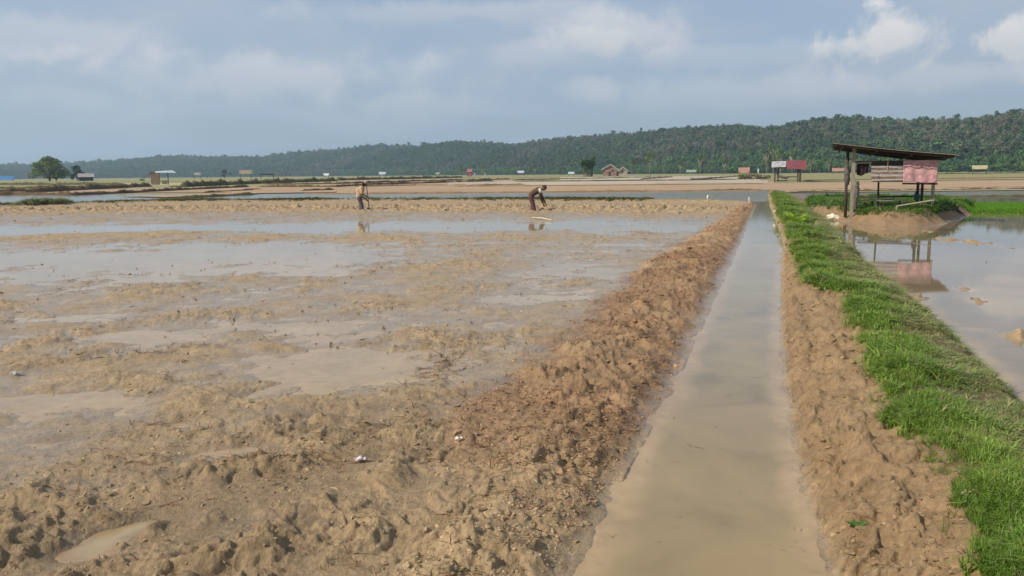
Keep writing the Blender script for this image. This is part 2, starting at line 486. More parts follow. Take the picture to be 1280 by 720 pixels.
    gd = poly_dist(X, Y, GREEN)
    green = -0.10 + 0.20 * sstep(-0.3, 0.7, gd)
    right = np.where(X > r2 - 0.02, np.maximum(bank, pad), bank)
    right = np.maximum(right, np.where(X > r1 + 0.4, np.maximum(mound, green), -1))
    # low bunds across the flooded strips right of the grass bank
    for ylow in ():
        q = Y + 0.306 * (X - 20) * 0.6 - ylow
        right = np.maximum(right, np.where(X > r2, -0.1 + 0.2 * np.exp(-((q + 0.3 * patch) / 0.5) ** 2), -1))
    h = np.where(X < (l1 + r1) / 2, left, right)
    far = sstep(72, 76, D)
    h = h * (1 - far) + (-0.35) * far
    # --- soil colour
    tan = np.array([0.392, 0.276, 0.154]); grey = np.array([0.300, 0.208, 0.114]); red = np.array([0.280, 0.160, 0.083]); ochre = np.array([0.292, 0.192, 0.100]); sand = np.array([0.355, 0.255, 0.152])
    turf = np.array([0.13, 0.105, 0.045])
    col = np.broadcast_to(tan, X.shape + (3,)).copy()
    def blend(c, w): col[:] = col * (1 - w[..., None]) + c * w[..., None]
    blend(grey, np.clip(near * 0.85, 0, 1) * sstep(l1 - 0.2, l0 - 0.9, X))
    blend(red, sstep(-0.25, 0.35, X - l0 + 0.5 * patch) * sstep(0.1, -0.15, X - l1) * sstep(3.6, 6.5, D) * (0.55 + 0.45 * np.clip(0.5 + patch, 0, 1)))
    blend(ochre, sstep(0, 0.1, X - r1) * sstep(0.15, 0, X - gm))
    blend(sand, sstep(30, 38, Y) * (X < l0))
    blend(turf, sstep(-0.02, 0.12, X - gm) * sstep(0.05, -0.1, X - r2) * (X > r1))
    blend(np.array([0.27, 0.175, 0.095]), sstep(-0.3, 0.1, md) * (X > r1))
    blend(turf, sstep(0.5, 0.8, md) * (X > r1))
    blend(np.array([0.09, 0.16, 0.02]), sstep(0.2, 0.6, gd) * sstep(1.2, 0.4, md) * (X > r2))
    blend(np.array([0.13, 0.12, 0.05]), np.exp(-((Y - fy - 0.1) / 0.8) ** 2) * (X < l1) * 0.8)
    col *= (1 + 0.22 * fbm(X, Y, 0.5, 3, 70))[..., None]
    return h, np.clip(col, 0.01, 1), dict(gm=gm, r2=r2, r1=r1, l0=l0, l1=l1, md=md, gd=gd, rough=rough, near=near, inb=inb, fy=fy, patch=patch, onm=onm, ridge=np.maximum(ridge2, 0.4 * ridge))


def ground_z(x, y):
    return float(terrain(np.array([[float(x)]]), np.array([[float(y)]]))[0][0, 0])


# ------------------------------------------------------------------ ground materials
def mat_mud():
    mt, nt, b = new_mat('wet_mud'); L = nt.links
    at = nod(nt, 'ShaderNodeAttribute', attribute_name='soil')
    geo = nod(nt, 'ShaderNodeNewGeometry'); sep = nod(nt, 'ShaderNodeSeparateXYZ'); L.new(geo.outputs['Position'], sep.inputs[0])
    n = nod(nt, 'ShaderNodeTexNoise', i_Scale=28.0, i_Detail=6.0, i_Roughness=0.65); L.new(geo.outputs['Position'], n.inputs['Vector'])
    n2 = nod(nt, 'ShaderNodeTexNoise', i_Scale=5.0, i_Detail=4.0); L.new(geo.outputs['Position'], n2.inputs['Vector'])
    v = ramp(nt, n.outputs[0], [(0.3, (0.70,) * 3), (0.7, (1.2,) * 3)])
    v2 = ramp(nt, n2.outputs[0], [(0.3, (0.85, 0.83, 0.8)), (0.7, (1.12, 1.13, 1.15))])
    c = mixc(nt, 1.0, mixc(nt, 1.0, at.outputs['Color'], v, 'MULTIPLY'), v2, 'MULTIPLY')
    # soil just above the water line is soaked: darker and shiny
    zz = math_n(nt, 'ADD', sep.outputs[2], math_n(nt, 'MULTIPLY', math_n(nt, 'SUBTRACT', n2.outputs[0], 0.5), 0.03))
    mr = nod(nt, 'ShaderNodeMapRange'); L.new(zz, mr.inputs[0]); mr.inputs[1].default_value = 0.0; mr.inputs[2].default_value = 0.09
    dry = mr.outputs[0]
    c = mixc(nt, dry, mixc(nt, 1.0, c, (0.88, 0.87, 0.85), 'MULTIPLY'), c)
    L.new(c, b.inputs['Base Color'])
    rr = nod(nt, 'ShaderNodeMapRange'); L.new(dry, rr.inputs[0]); rr.inputs[3].default_value = 0.34; rr.inputs[4].default_value = 0.85
    L.new(rr.outputs[0], b.inputs['Roughness']); b.inputs['Specular IOR Level'].default_value = 0.3
    wet = nod(nt, 'ShaderNodeMapRange'); L.new(zz, wet.inputs[0]); wet.inputs[1].default_value = 0.0; wet.inputs[2].default_value = 0.035; wet.inputs[3].default_value = 0.65; wet.inputs[4].default_value = 0.0
    above = nod(nt, 'ShaderNodeMapRange'); L.new(sep.outputs[2], above.inputs[0]); above.inputs[1].default_value = -0.004; above.inputs[2].default_value = 0.002
    L.new(math_n(nt, 'MULTIPLY', wet.outputs[0], above.outputs[0]), b.inputs['Coat Weight'])
    L.new(math_n(nt, 'MULTIPLY', above.outputs[0], 0.3), b.inputs['Specular IOR Level']); b.inputs['Coat Roughness'].default_value = 0.16; b.inputs['Coat IOR'].default_value = 1.33
    n3 = nod(nt, 'ShaderNodeTexNoise', i_Scale=75.0, i_Detail=5.0, i_Roughness=0.7); L.new(geo.outputs['Position'], n3.inputs['Vector'])
    bp = nod(nt, 'ShaderNodeBump', i_Strength=0.8, i_Distance=0.016); L.new(n3.outputs[0], bp.inputs['Height'])
    bp2 = nod(nt, 'ShaderNodeBump', i_Strength=0.5, i_Distance=0.03); L.new(n.outputs[0], bp2.inputs['Height']); L.new(bp.outputs[0], bp2.inputs['Normal'])
    L.new(bp2.outputs[0], b.inputs['Normal'])
    return mt


def mat_water(name, murk, murk2, alpha0=0.12, alpha1=0.93, dscale=0.05, ripple=0.010, rough=0.025, has_depth=True, ior=1.333):
    """turbid water: the deeper, the less of the bed shows; sky and things mirror by Fresnel"""
    mt, nt, b = new_mat(name); L = nt.links
    geo = nod(nt, 'ShaderNodeNewGeometry')
    n = nod(nt, 'ShaderNodeTexNoise', i_Scale=0.9, i_Detail=5.0, i_Roughness=0.55, i_Distortion=0.6); L.new(geo.outputs['Position'], n.inputs['Vector'])
    c = ramp(nt, n.outputs[0], [(0.30, tuple(q * .78 for q in murk2)), (0.42, murk2), (0.65, murk)])
    L.new(c, b.inputs['Base Color'])
    b.inputs['Roughness'].default_value = rough; b.inputs['IOR'].default_value = ior
    n2 = nod(nt, 'ShaderNodeTexNoise', i_Scale=7.0, i_Detail=3.0); L.new(geo.outputs['Position'], n2.inputs['Vector'])
    bp = nod(nt, 'ShaderNodeBump', i_Strength=ripple, i_Distance=0.1); L.new(n2.outputs[0], bp.inputs['Height'])
    L.new(bp.outputs[0], b.inputs['Normal'])
    if has_depth:
        so_ = nod(nt, 'ShaderNodeAttribute', attribute_name='soil'); at = nod(nt, 'ShaderNodeAttribute', attribute_name='depth')
        n3 = nod(nt, 'ShaderNodeTexNoise', i_Scale=9.0, i_Detail=5.0, i_Roughness=0.6); L.new(geo.outputs['Position'], n3.inputs['Vector'])
        bed = mixc(nt, 1.0, so_.outputs['Color'], ramp(nt, n3.outputs[0], [(0.3, (0.78, 0.77, 0.75)), (0.7, (1.04, 1.03, 1.0))]), 'MULTIPLY')
        dd = math_n(nt, 'ADD', at.outputs['Fac'], math_n(nt, 'MULTIPLY', math_n(nt, 'SUBTRACT', n3.outputs[0], 0.5), dscale * 0.5))
        mr = nod(nt, 'ShaderNodeMapRange', interpolation_type='SMOOTHSTEP'); L.new(dd, mr.inputs[0]); mr.inputs[2].default_value = dscale
        mr.inputs[3].default_value = 0.0; mr.inputs[4].default_value = alpha1
        L.new(mixc(nt, mr.outputs[0], bed, c), b.inputs['Base Color'])
    return mt


MUD = mat_mud()
W_FIELD = mat_water('paddy_water', (0.40, 0.325, 0.195), (0.345, 0.272, 0.155), 0.06, 0.85, 0.07, ior=1.28)
W_CANAL = mat_water('canal_water', (0.305, 0.222, 0.108), (0.250, 0.184, 0.092), 0.08, 0.97, 0.09)
W_RIGHT = mat_water('still_water', (0.25, 0.19, 0.12), (0.20, 0.155, 0.10), 0.12, 0.90, 0.07, ripple=0.004, rough=0.012)
W_FAR = mat_water('far_water', (0.23, 0.19, 0.12), (0.18, 0.15, 0.09), rough=0.12, ripple=0.05, has_depth=False)

# ------------------------------------------------------------------ near ground: finer towards the viewer
def grid_mesh():
    ang = np.radians(np.concatenate([np.arange(-115, -46, 0.6), np.linspace(-46, 46, 1040), np.arange(46.6, 115.5, 0.6)]))
    rs = [0.25, 0.5, 0.8, 1.1, 1.35, 1.6]
    while rs[-1] < 77:
        r = rs[-1]; step = min(max(0.008, 1.15 * r * r / (EYE * 803)), 0.0085 * r, 0.115 if r < 58 else 0.3)
        rs.append(r + step)
    rs = np.array(rs)
    A, RR = np.meshgrid(ang, rs); X = RR * np.sin(A); Y = RR * np.cos(A)
    H, C, I = terrain(X, Y)
    nr, na = X.shape
    idx = np.arange(nr * na).reshape(nr, na)
    q = np.stack([idx[:-1, :-1], idx[:-1, 1:], idx[1:, 1:], idx[1:, :-1]], -1).reshape(-1, 4)
    V = np.stack([X, Y, H], -1).reshape(-1, 3)
    o = np_mesh('mud_ground', V, q, MUD, True, {'soil': C.reshape(-1, 3)})
    structure(o); o['label'] = 'wet ploughed clay mud with heaped bunds and banks'
    # water, same layout at half the fineness
    Xs, Ys, Hs, Cs = X[::2, ::2], Y[::2, ::2], H[::2, ::2], C[::2, ::2]
    l1, r1 = I['l1'][::2, ::2], I['r1'][::2, ::2]
    nr, na = Xs.shape; idx = np.arange(nr * na).reshape(nr, na)
    q = np.stack([idx[:-1, :-1], idx[:-1, 1:], idx[1:, 1:], idx[1:, :-1]], -1).reshape(-1, 4)
    hv = Hs.ravel(); wet = hv[q].min(1) < 0.02
    okr = (np.hypot(Xs, Ys).ravel()[q].max(1) < 71) & ~((Xs < E_L1(Ys) - 1.0) & (Ys > far_y(Xs) + 1.4)).ravel()[q[:, 0]]
    side = np.where(Xs < E_L0(Ys) * 0.5 + l1 * 0.5, 0, np.where(Xs < r1 + 0.25, 1, 2)).ravel()[q[:, 0]]
    # past the far bund the strip belongs to the paddy water
    for k, (nm, mt) in enumerate((('paddy_water', W_FIELD), ('canal_water', W_CANAL), ('flooded_paddy_water', W_RIGHT))):
        qq = q[wet & okr & (side == k)]
        if not len(qq): continue
        used = np.unique(qq); mp = np.full(nr * na, -1); mp[used] = np.arange(len(used))
        Vw = np.stack([Xs.ravel()[used], Ys.ravel()[used], np.zeros(len(used))], -1)
        w = np_mesh(nm, Vw, mp[qq], mt, True, {'depth': np.maximum(-hv[used], 0), 'soil': Cs.reshape(-1, 3)[used]})
        structure(w)


grid_mesh()


# ------------------------------------------------------------------ scattering of uncountable stuff with geometry nodes
def scatter_obj(name, P, rot, scl, tint, variants, mat):
    """one stuff object: vertices carry rotation, size, tint and which variant stands there"""
    n = len(P)
    vi = RNG.integers(0, len(variants), n).astype(np.float32)
    me = bpy.data.meshes.new(name); me.vertices.add(n); me.vertices.foreach_set('co', P.astype(np.float32).ravel())
    for nm, arr, ty, key in (('rot', rot, 'FLOAT_VECTOR', 'vector'), ('scl', scl, 'FLOAT_VECTOR', 'vector'), ('tint', tint, 'FLOAT_VECTOR', 'vector')):
        a = me.attributes.new(nm, ty, 'POINT'); a.data.foreach_set(key, arr.astype(np.float32).ravel())
    a = me.attributes.new('pick', 'INT', 'POINT'); a.data.foreach_set('value', vi.astype(np.int32))
    me.materials.append(mat)
    o = bpy.data.objects.new(name, me); COL.objects.link(o)
    ng = bpy.data.node_groups.new(name + '_scatter', 'GeometryNodeTree')
    ng.interface.new_socket('Geometry', in_out='INPUT', socket_type='NodeSocketGeometry')
    ng.interface.new_socket('Geometry', in_out='OUTPUT', socket_type='NodeSocketGeometry')
    gi = ng.nodes.new('NodeGroupInput'); go = ng.nodes.new('NodeGroupOutput')
    mp = ng.nodes.new('GeometryNodeMeshToPoints')
    ng.links.new(gi.outputs[0], mp.inputs['Mesh'])
    col = bpy.data.collections.new(name + '_pieces')
    for k, (vv, ff) in enumerate(variants):
        vm = bpy.data.meshes.new(f'{name}_piece'); vm.from_pydata([tuple(float(c) for c in v) for v in vv], [], ff); vm.materials.append(mat)
        vo = bpy.data.objects.new(f'{name}_piece', vm); col.objects.link(vo)
    ci = ng.nodes.new('GeometryNodeCollectionInfo'); ci.inputs['Collection'].default_value = col
    ci.inputs['Separate Children'].default_value = True; ci.inputs['Reset Children'].default_value = True
    ip = ng.nodes.new('GeometryNodeInstanceOnPoints'); ip.inputs['Pick Instance'].default_value = True
    ng.links.new(mp.outputs[0], ip.inputs['Points']); ng.links.new(ci.outputs[0], ip.inputs['Instance'])
    def attr(nm, ty):
        a = ng.nodes.new('GeometryNodeInputNamedAttribute'); a.data_type = ty; a.inputs['Name'].default_value = nm
        return [s for s in a.outputs if s.enabled and s.name == 'Attribute'][0]
    ng.links.new(attr('pick', 'INT'), ip.inputs['Instance Index'])
    er = ng.nodes.new('FunctionNodeEulerToRotation'); ng.links.new(attr('rot', 'FLOAT_VECTOR'), er.inputs[0]); ng.links.new(er.outputs[0], ip.inputs['Rotation'])
    ng.links.new(attr('scl', 'FLOAT_VECTOR'), ip.inputs['Scale'])
    ng.links.new(ip.outputs[0], go.inputs[0])
    md = o.modifiers.new('scatter', 'NODES'); md.node_group = ng
    return o


def polar_points(n, r0, r1, a0=-42, a1=42):
    r = np.exp(RNG.uniform(np.log(r0), np.log(r1), n)); a = np.radians(RNG.uniform(a0, a1, n))
    return r * np.sin(a), r * np.cos(a)


def clod_variant(seed):
    g = random.Random(seed); bm = bmesh.new(); bmesh.ops.create_icosphere(bm, subdivisions=2, radius=1)
    off = [Vector((g.uniform(-1, 1), g.uniform(-1, 1), g.uniform(-1, 1))).normalized() for _ in range(9)]
    cut = [g.uniform(0.45, 0.85) for _ in off]
    for v in bm.verts:
        for d, c in zip(off, cut):
            k = v.co.dot(d)
            if k > c: v.co -= d * (k - c) * 0.85
        v.co *= g.uniform(0.86, 1.12)
    bm.verts.index_update()
    out = ([v.co.copy() for v in bm.verts], [tuple(v.index for v in f.verts) for f in bm.faces]); bm.free(); return out


def straw_variant(seed):
    g = random.Random(seed); m_ = MB()
    for k in range(g.randint(1, 3)):
        p = Vector((g.uniform(-.2, .2), g.uniform(-.2, .2), 0.02)); d = Vector((g.uniform(-1, 1), g.uniform(-1, 1), g.uniform(-.05, .35))).normalized()
        pts = [p.copy()]
        for j in range(4):
            d = (d + Vector((g.uniform(-.3, .3), g.uniform(-.3, .3), g.uniform(-.25, .15)))).normalized(); p = p + d * 0.25; pts.append(p.copy())
        m_.tube(pts, [0.03, 0.032, 0.028, 0.02, 0.008], 4, cap=False)
    return m_.v, m_.f


def tuft_variant(seed, blades=12, spread=0.35, lean=0.5, w=0.035):
    g = random.Random(seed); v = []; f = []
    for k in range(blades):
        a = g.uniform(0, 2 * math.pi); r = g.uniform(0, spread); bx, by = r * math.cos(a), r * math.sin(a)
        t = g.uniform(0, 2 * math.pi); ln = g.uniform(0.55, 1.1); le = g.uniform(0.1, lean) * ln
        dx, dy = math.cos(t), math.sin(t); sx, sy = -dy, dx; ww = w * g.uniform(0.7, 1.3)
        b = len(v)
        for (h, q, wf) in ((0, 0, 1), (0.45, 0.22, 0.9), (0.82, 0.62, 0.6)):
            px, py, pz = bx + dx * le * q * 1.2, by + dy * le * q * 1.2, h * ln * (1 - 0.25 * (le / ln) * q)
            v += [(px + sx * ww * wf, py + sy * ww * wf, pz), (px - sx * ww * wf, py - sy * ww * wf, pz)]
        v.append((bx + dx * le * 1.45, by + dy * le * 1.45, ln * (0.93 - 0.35 * le / ln)))
        f += [(b, b + 1, b + 3, b + 2), (b + 2, b + 3, b + 5, b + 4), (b + 4, b + 5, b + 6)]
    return v, f


def mat_tint(name, c, rough=0.8, scale=30):
    mt, nt, b = new_mat(name); L = nt.links
    a = nod(nt, 'ShaderNodeAttribute', attribute_type='INSTANCER', attribute_name='tint')
    geo = nod(nt, 'ShaderNodeNewGeometry')
    n = nod(nt, 'ShaderNodeTexNoise', i_Scale=scale, i_Detail=4.0); L.new(geo.outputs['Position'], n.inputs['Vector'])
    v = ramp(nt, n.outputs[0], [(0.3, (0.75,) * 3), (0.7, (1.15,) * 3)])
    L.new(mixc(nt, 1.0, a.outputs['Color'], v, 'MULTIPLY'), b.inputs['Base Color'])
    b.inputs['Roughness'].default_value = rough; b.inputs['Specular IOR Level'].default_value = 0.3
    bp = nod(nt, 'ShaderNodeBump', i_Strength=0.4, i_Distance=0.01); L.new(n.outputs[0], bp.inputs['Height']); L.new(bp.outputs[0], b.inputs['Normal'])
    return mt


def jitter_tint(c, v, hue=0.3):
    return np.clip(c * (1 + RNG.normal(0, v, (len(c), 1))) * (1 + RNG.normal(0, v * hue, c.shape)), 0.004, 1)


def scatter_mud_bits():
    # clods
    X, Y = polar_points(130000, 2.4, 52)
    H, C, I = terrain(X, Y)
    left = (X < I['l1'] - 0.03)
    w = np.where(left, np.clip(0.02 + 0.40 * I['inb'] * (X > I['l0'] - 0.3) + 0.22 * I['near'] + 0.5 * np.clip(I['ridge'], 0, 1), 0, 1), 0.34 * I['onm'])
    w = w * (H > -0.012) * (Y < I['fy']) * np.clip(0.3 + 1.8 * (I['patch'] + 0.25), 0.12, 1.3)
    k = RNG.uniform(0, 1, len(X)) < w
    P = np.stack([X, Y, H], -1)[k]; n = len(P); D = np.hypot(P[:, 0], P[:, 1])
    s = np.exp(RNG.normal(np.log(0.010), 0.45, n)) * np.clip((D / 6.0) ** 0.6, 0.75, 3.2)
    s = np.minimum(s, 0.018 + 0.0016 * D)
    scl = s[:, None] * np.stack([RNG.uniform(0.8, 1.8, n), RNG.uniform(0.7, 1.2, n), RNG.uniform(0.45, 0.85, n)], -1)
    rot = np.stack([RNG.uniform(-.4, .4, n), RNG.uniform(-.4, .4, n), RNG.uniform(0, 6.28, n)], -1)
    P[:, 2] -= s * 0.10
    o = scatter_obj('mud_clods', P, rot, scl, jitter_tint(C[k] * 0.92, 0.13, 0.08), [clod_variant(i) for i in range(7)], mat_tint('mud_clod', None))
    stuff(o, 'loose clods of broken brown clay lying over the mud', 'mud clods')
    # straw, roots and stalks
    X, Y = polar_points(110000, 2.4, 45)
    H, C, I = terrain(X, Y)
    cl = sstep(0.12, 0.34, fbm(X * 0.7, Y, 1.1, 3, 93)) * (X < I['l0'])
    w = np.where(X < I['l1'] - 0.05, 0.025 + 0.34 * cl + (0.14 + 0.75 * sstep(3.6, 6.5, np.hypot(X, Y))) * I['inb'] * (X > I['l0'] - 0.4) + 0.06 * I['near'], 0.09 * I['onm'])
    w = w * (H > -0.012) * (Y < I['fy']) * np.clip(0.2 + 2.2 * (I['patch'] + 0.2), 0.1, 1.4)
    k = RNG.uniform(0, 1, len(X)) < w
    P = np.stack([X, Y, H], -1)[k]; n = len(P); D = np.hypot(P[:, 0], P[:, 1])
    s = np.exp(RNG.normal(np.log(0.052), 0.45, n)) * np.clip((D / 6) ** 0.5, 0.7, 2.2); s = np.minimum(s, 0.10)
    scl = s[:, None] * np.ones((n, 3)); scl[:, 2] *= RNG.uniform(0.3, 0.9, n)
    rot = np.stack([RNG.uniform(-.2, .2, n), RNG.uniform(-.2, .2, n), RNG.uniform(0, 6.28, n)], -1)
    pal = np.array([[0.15, 0.075, 0.036], [0.22, 0.115, 0.055], [0.10, 0.06, 0.034], [0.36, 0.25, 0.13], [0.19, 0.105, 0.05]])
    t = pal[RNG.choice(5, n, p=[.3, .25, .15, .08, .22])]
    P[:, 2] += 0.003
    o = scatter_obj('straw_litter', P, rot, scl, jitter_tint(t, 0.15), [straw_variant(50 + i) for i in range(9)], mat_tint('straw_bit', None))
    stuff(o, 'rotting straw, roots and stalks turned up with the mud', 'straw litter')
    # bits of straw and leaf drifting on the canal and the right paddy
    X, Y = polar_points(9000, 2.6, 40)
    H, C, I = terrain(X, Y)
    k = (H < -0.01) & (X > I['l1']) & (RNG.uniform(0, 1, len(X)) < np.where(X < I['r1'], 0.10 + 0.5 * np.exp(-((X - I['r1']) / .15) ** 2), 0.03) * np.clip(0.5 + 2 * I['patch'], 0.1, 1.5)) & (Y < 45)
    P = np.stack([X, Y, 0 * X + 0.002], -1)[k]; n = len(P)
    s = np.exp(RNG.normal(np.log(0.03), 0.4, n)) * np.clip((np.hypot(P[:, 0], P[:, 1]) / 6) ** 0.5, 0.7, 2)
    scl = s[:, None] * np.array([[1, 1, 0.15]]); rot = np.zeros((n, 3)); rot[:, 2] = RNG.uniform(0, 6.28, n)
    t = np.array([[0.10, 0.065, 0.035], [0.20, 0.13, 0.07], [0.07, 0.05, 0.03]])[RNG.integers(0, 3, n)]
    o = scatter_obj('floating_litter', P, rot, scl, jitter_tint(t, 0.2), [straw_variant(90 + i) for i in range(5)], mat_tint('floating_bit', None))
    stuff(o, 'bits of straw floating on the canal and still water', 'floating litter')
    # rice stubble standing in the flooded paddy
    X, Y = polar_points(1500, 7.5, 40)
    H, C, I = terrain(X, Y)
    k = (X < I['l0'] - 0.1) & (H > -0.05) & (H < 0.03) & (RNG.uniform(0, 1, len(X)) < np.clip(0.25 + 1.3 * (fbm(X, Y, 2.0, 2, 90)), 0.03, 0.8))
    k2 = (X > I['r2'] + 0.8) & (H < -0.02) & (I['md'] < -0.5) & (I['gd'] < -0.3) & (RNG.uniform(0, 1, len(X)) < 0.05)
    k = k | k2
    P = np.stack([X, Y, H], -1)[k]; n = len(P)
    s = RNG.uniform(0.02, 0.055, n)
    scl = s[:, None] * np.ones((n, 3)); rot = np.stack([RNG.uniform(-.5, .5, n), RNG.uniform(-.5, .5, n), RNG.uniform(0, 6.28, n)], -1)
    P[:, 2] = np.maximum(P[:, 2], -0.01)
    t = np.array([[0.09, 0.06, 0.035], [0.14, 0.09, 0.05], [0.06, 0.045, 0.03]])[RNG.integers(0, 3, n)]
    o = scatter_obj('rice_stubble', P, rot, scl, jitter_tint(t, 0.2), [tuft_variant(70 + i, 7, 0.5, 0.9, 0.06) for i in range(5)], mat_tint('stubble', None))
    stuff(o, 'drowned rice stubble poking out of the flooded mud', 'stubble')


scatter_mud_bits()

GRASS = mat_leaf('grass_blade', (1.0, 1.0, 1.0), (0.72, 0.8, 0.6), 0.35, 'tint')


def scatter_grass():
    Ps, Ss, Ts, Rs = [], [], [], []
    # --- bank
    n = 120000
    Y = np.exp(RNG.uniform(np.log(1.8), np.log(57), n))
    g = E_G(Y); r1 = E_R1(Y); g = r1 + np.maximum(g - r1, 0.18); r2 = np.maximum(E_R2(Y), g + 0.45)
    t = RNG.uniform(-0.06, 1.03, n); X = g + t * (r2 - g) + 0.07 * pn(Y / 0.4, Y * 0 + 3, 80)
    hang = (RNG.uniform(0, 1, n) < 0.04) & (t < 0.15); X = np.where(hang, X - RNG.uniform(0, 0.12, n), X)
    H, C, I = terrain(X, Y)
    dens = fbm(X, Y, 0.9, 3, 82)
    path = sstep(0.28, 0.60, t + 0.45 * fbm(X, Y, 1.2, 2, 84))            # trodden, drier edge by the right paddy
    k = (RNG.uniform(0, 1, n) < np.clip(0.50 + 1.7 * dens + 0.30 * path, 0.08, 1)) & (H > 0.0)
    X, Y, H, t, path, dens = X[k], Y[k], H[k], t[k], path[k], dens[k]; n = len(X)
    s = RNG.uniform(0.045, 0.115, n) * (1 + 1.0 * np.clip(dens, -0.5, 0.8)) * (1 - 0.48 * path) * np.clip((Y / 7) ** 0.22, 0.85, 1.4)
    wd = np.clip((Y / 6) ** 0.5, 0.8, 2.2) * (1 + 0.7 * path)
    sc = np.stack([s * wd, s * wd, s], -1)
    lush = np.array([0.145, 0.240, 0.034]); lush2 = np.array([0.29, 0.385, 0.075]); dry = np.array([0.36, 0.34, 0.17]); straw = np.array([0.40, 0.34, 0.18])
    u = np.clip(0.5 + 0.9 * fbm(X, Y, 0.6, 3, 86), 0, 1)[:, None]
    c = lush * (1 - u) + lush2 * u
    pp = (path * np.clip(0.55 + 0.5 * RNG.normal(0, 0.5, n), 0, 1))[:, None]; c = c * (1 - pp) + dry * pp
    st = (RNG.uniform(0, 1, n) < 0.04 + 0.34 * path); c[st] = straw
    Ps.append(np.stack([X, Y, H - 0.008], -1)); Ss.append(sc); Ts.append(c)
    # --- mound with the shelter
    n = 30000
    lo, hi = MOUND.min(0), MOUND.max(0); X = RNG.uniform(lo[0], hi[0], n); Y = RNG.uniform(lo[1], hi[1], n)
    H, C, I = terrain(X, Y); k = (H > 0.31 + 0.09 * fbm(X, Y, 1.0, 2, 88)) & (I['md'] > 0.3) & (RNG.uniform(0, 1, n) < 0.45 + 0.7 * sstep(-.2, .3, fbm(X, Y, 1.2, 2, 87)))
    X, Y, H = X[k], Y[k], H[k]; n = len(X); s = RNG.uniform(0.08, 0.22, n) * (0.7 + 0.8 * sstep(-.1, .4, fbm(X, Y, 1.5, 2, 89)))
    Ps.append(np.stack([X, Y, H - 0.01], -1)); Ss.append(np.stack([s * 1.6, s * 1.6, s], -1))
    c = np.where(RNG.uniform(0, 1, (n, 1)) < 0.12, dry, np.array([0.11, 0.20, 0.03])); Ts.append(c)
    # --- weeds along the far bund of the left paddy
    n = 26000
    X = RNG.uniform(-52, 9, n); Y = far_y(X) + RNG.normal(0.0, 0.45, n); H, C, I = terrain(X, Y)
    k = (X < I['l1'] - 3) & (H > 0.0) & ((np.abs(X + 31.6) > 1.6) | (RNG.uniform(0, 1, n) < 0.4)) & (RNG.uniform(0, 1, n) < np.clip(0.6 + 1.2 * fbm(X, Y, 5, 2, 91), 0.06, 1))
    X, Y, H = X[k], Y[k], H[k]; n = len(X); s = RNG.uniform(0.06, 0.17, n) + 0.38 * np.exp(-((X + 31.6) / 1.1) ** 4) * RNG.uniform(0.3, 1, n)
    Ps.append(np.stack([X, Y, H], -1)); Ss.append(np.stack([s * 1.8, s * 1.8, s], -1))
    c = np.where(RNG.uniform(0, 1, (n, 1)) < 0.5, np.array([0.20, 0.175, 0.07]), np.array([0.12, 0.14, 0.045])); c = np.where((np.abs(X + 31.6) < 1.5)[:, None], np.array([0.30, 0.31, 0.18]), c); Ts.append(c)
    P = np.vstack(Ps); n = len(P)
    rot = np.stack([RNG.uniform(-.25, .25, n), RNG.uniform(-.25, .25, n), RNG.uniform(0, 6.28, n)], -1)
    o = scatter_obj('bank_grass', P, rot, np.vstack(Ss), jitter_tint(np.vstack(Ts), 0.16), [tuft_variant(100 + i, 11, 0.4, 0.75, 0.022) for i in range(7)] + [tuft_variant(110 + i, 9, 0.5, 1.3, 0.07) for i in range(2)] + [tuft_variant(115, 4, 0.3, 0.5, 0.013)], GRASS)
    stuff(o, 'rough green grass covering the canal bank and hut mound', 'grass')
    # --- seedling bed, even and bright
    n = 46000
    lo, hi = GREEN.min(0), GREEN.max(0); X = RNG.uniform(lo[0], hi[0], n); Y = RNG.uniform(lo[1], hi[1], n)
    H, C, I = terrain(X, Y); k = (I['gd'] > 0.15) & (I['md'] < 1.4) & (X > I['r2'] - 0.3)
    X, Y, H = X[k], Y[k], H[k]; n = len(X); s = RNG.uniform(0.08, 0.13, n)
    rot = np.stack([RNG.uniform(-.1, .1, n), RNG.uniform(-.1, .1, n), RNG.uniform(0, 6.28, n)], -1)
    c = np.tile(np.array([0.16, 0.33, 0.025]), (n, 1))
    o = scatter_obj('rice_seedlings', np.stack([X, Y, H], -1), rot, np.stack([s * 1.5, s * 1.5, s], -1), jitter_tint(c, 0.1), [tuft_variant(130 + i, 14, 0.6, 0.3, 0.03) for i in range(4)], GRASS)
    stuff(o, 'bright green bed of young rice seedlings behind the mound', 'rice seedlings')


scatter_grass()

# ------------------------------------------------------------------ far fields
F_TAN = mat_basic('dry_tan_soil', (0.385, 0.265, 0.160), (0.31, 0.205, 0.122), 0.9, 0.12, 0.0, stretch=(0.5, 1.6, 1))
F_PALE = mat_basic('pale_silt', (0.46, 0.38, 0.27), (0.38, 0.29, 0.19), 0.55, 0.05, 0.0)
F_OLIVE = mat_basic('stubble_olive', (0.265, 0.235, 0.105), (0.20, 0.19, 0.075), 0.9, 0.03, 0.0, stretch=(0.5, 2, 1))
F_GREEN = mat_basic('young_rice', (0.21, 0.225, 0.075), (0.16, 0.175, 0.06), 0.9, 0.05, 0.0)
F_STRAW = mat_basic('straw_stubble', (0.42, 0.36, 0.20), (0.30, 0.27, 0.13), 0.9, 0.06, 0.0)
BUND_M = mat_basic('bund_earth', (0.105, 0.068, 0.035), (0.065, 0.046, 0.024), 0.95, 1.2, 0.0)
BUND_G = mat_basic('bund_weedy', (0.085, 0.080, 0.030), (0.058, 0.045, 0.022), 0.95, 0.9, 0.0)
BUND_L = mat_basic('bund_light', (0.235, 0.150, 0.082), (0.16, 0.105, 0.055), 0.95, 1.0, 0.0)


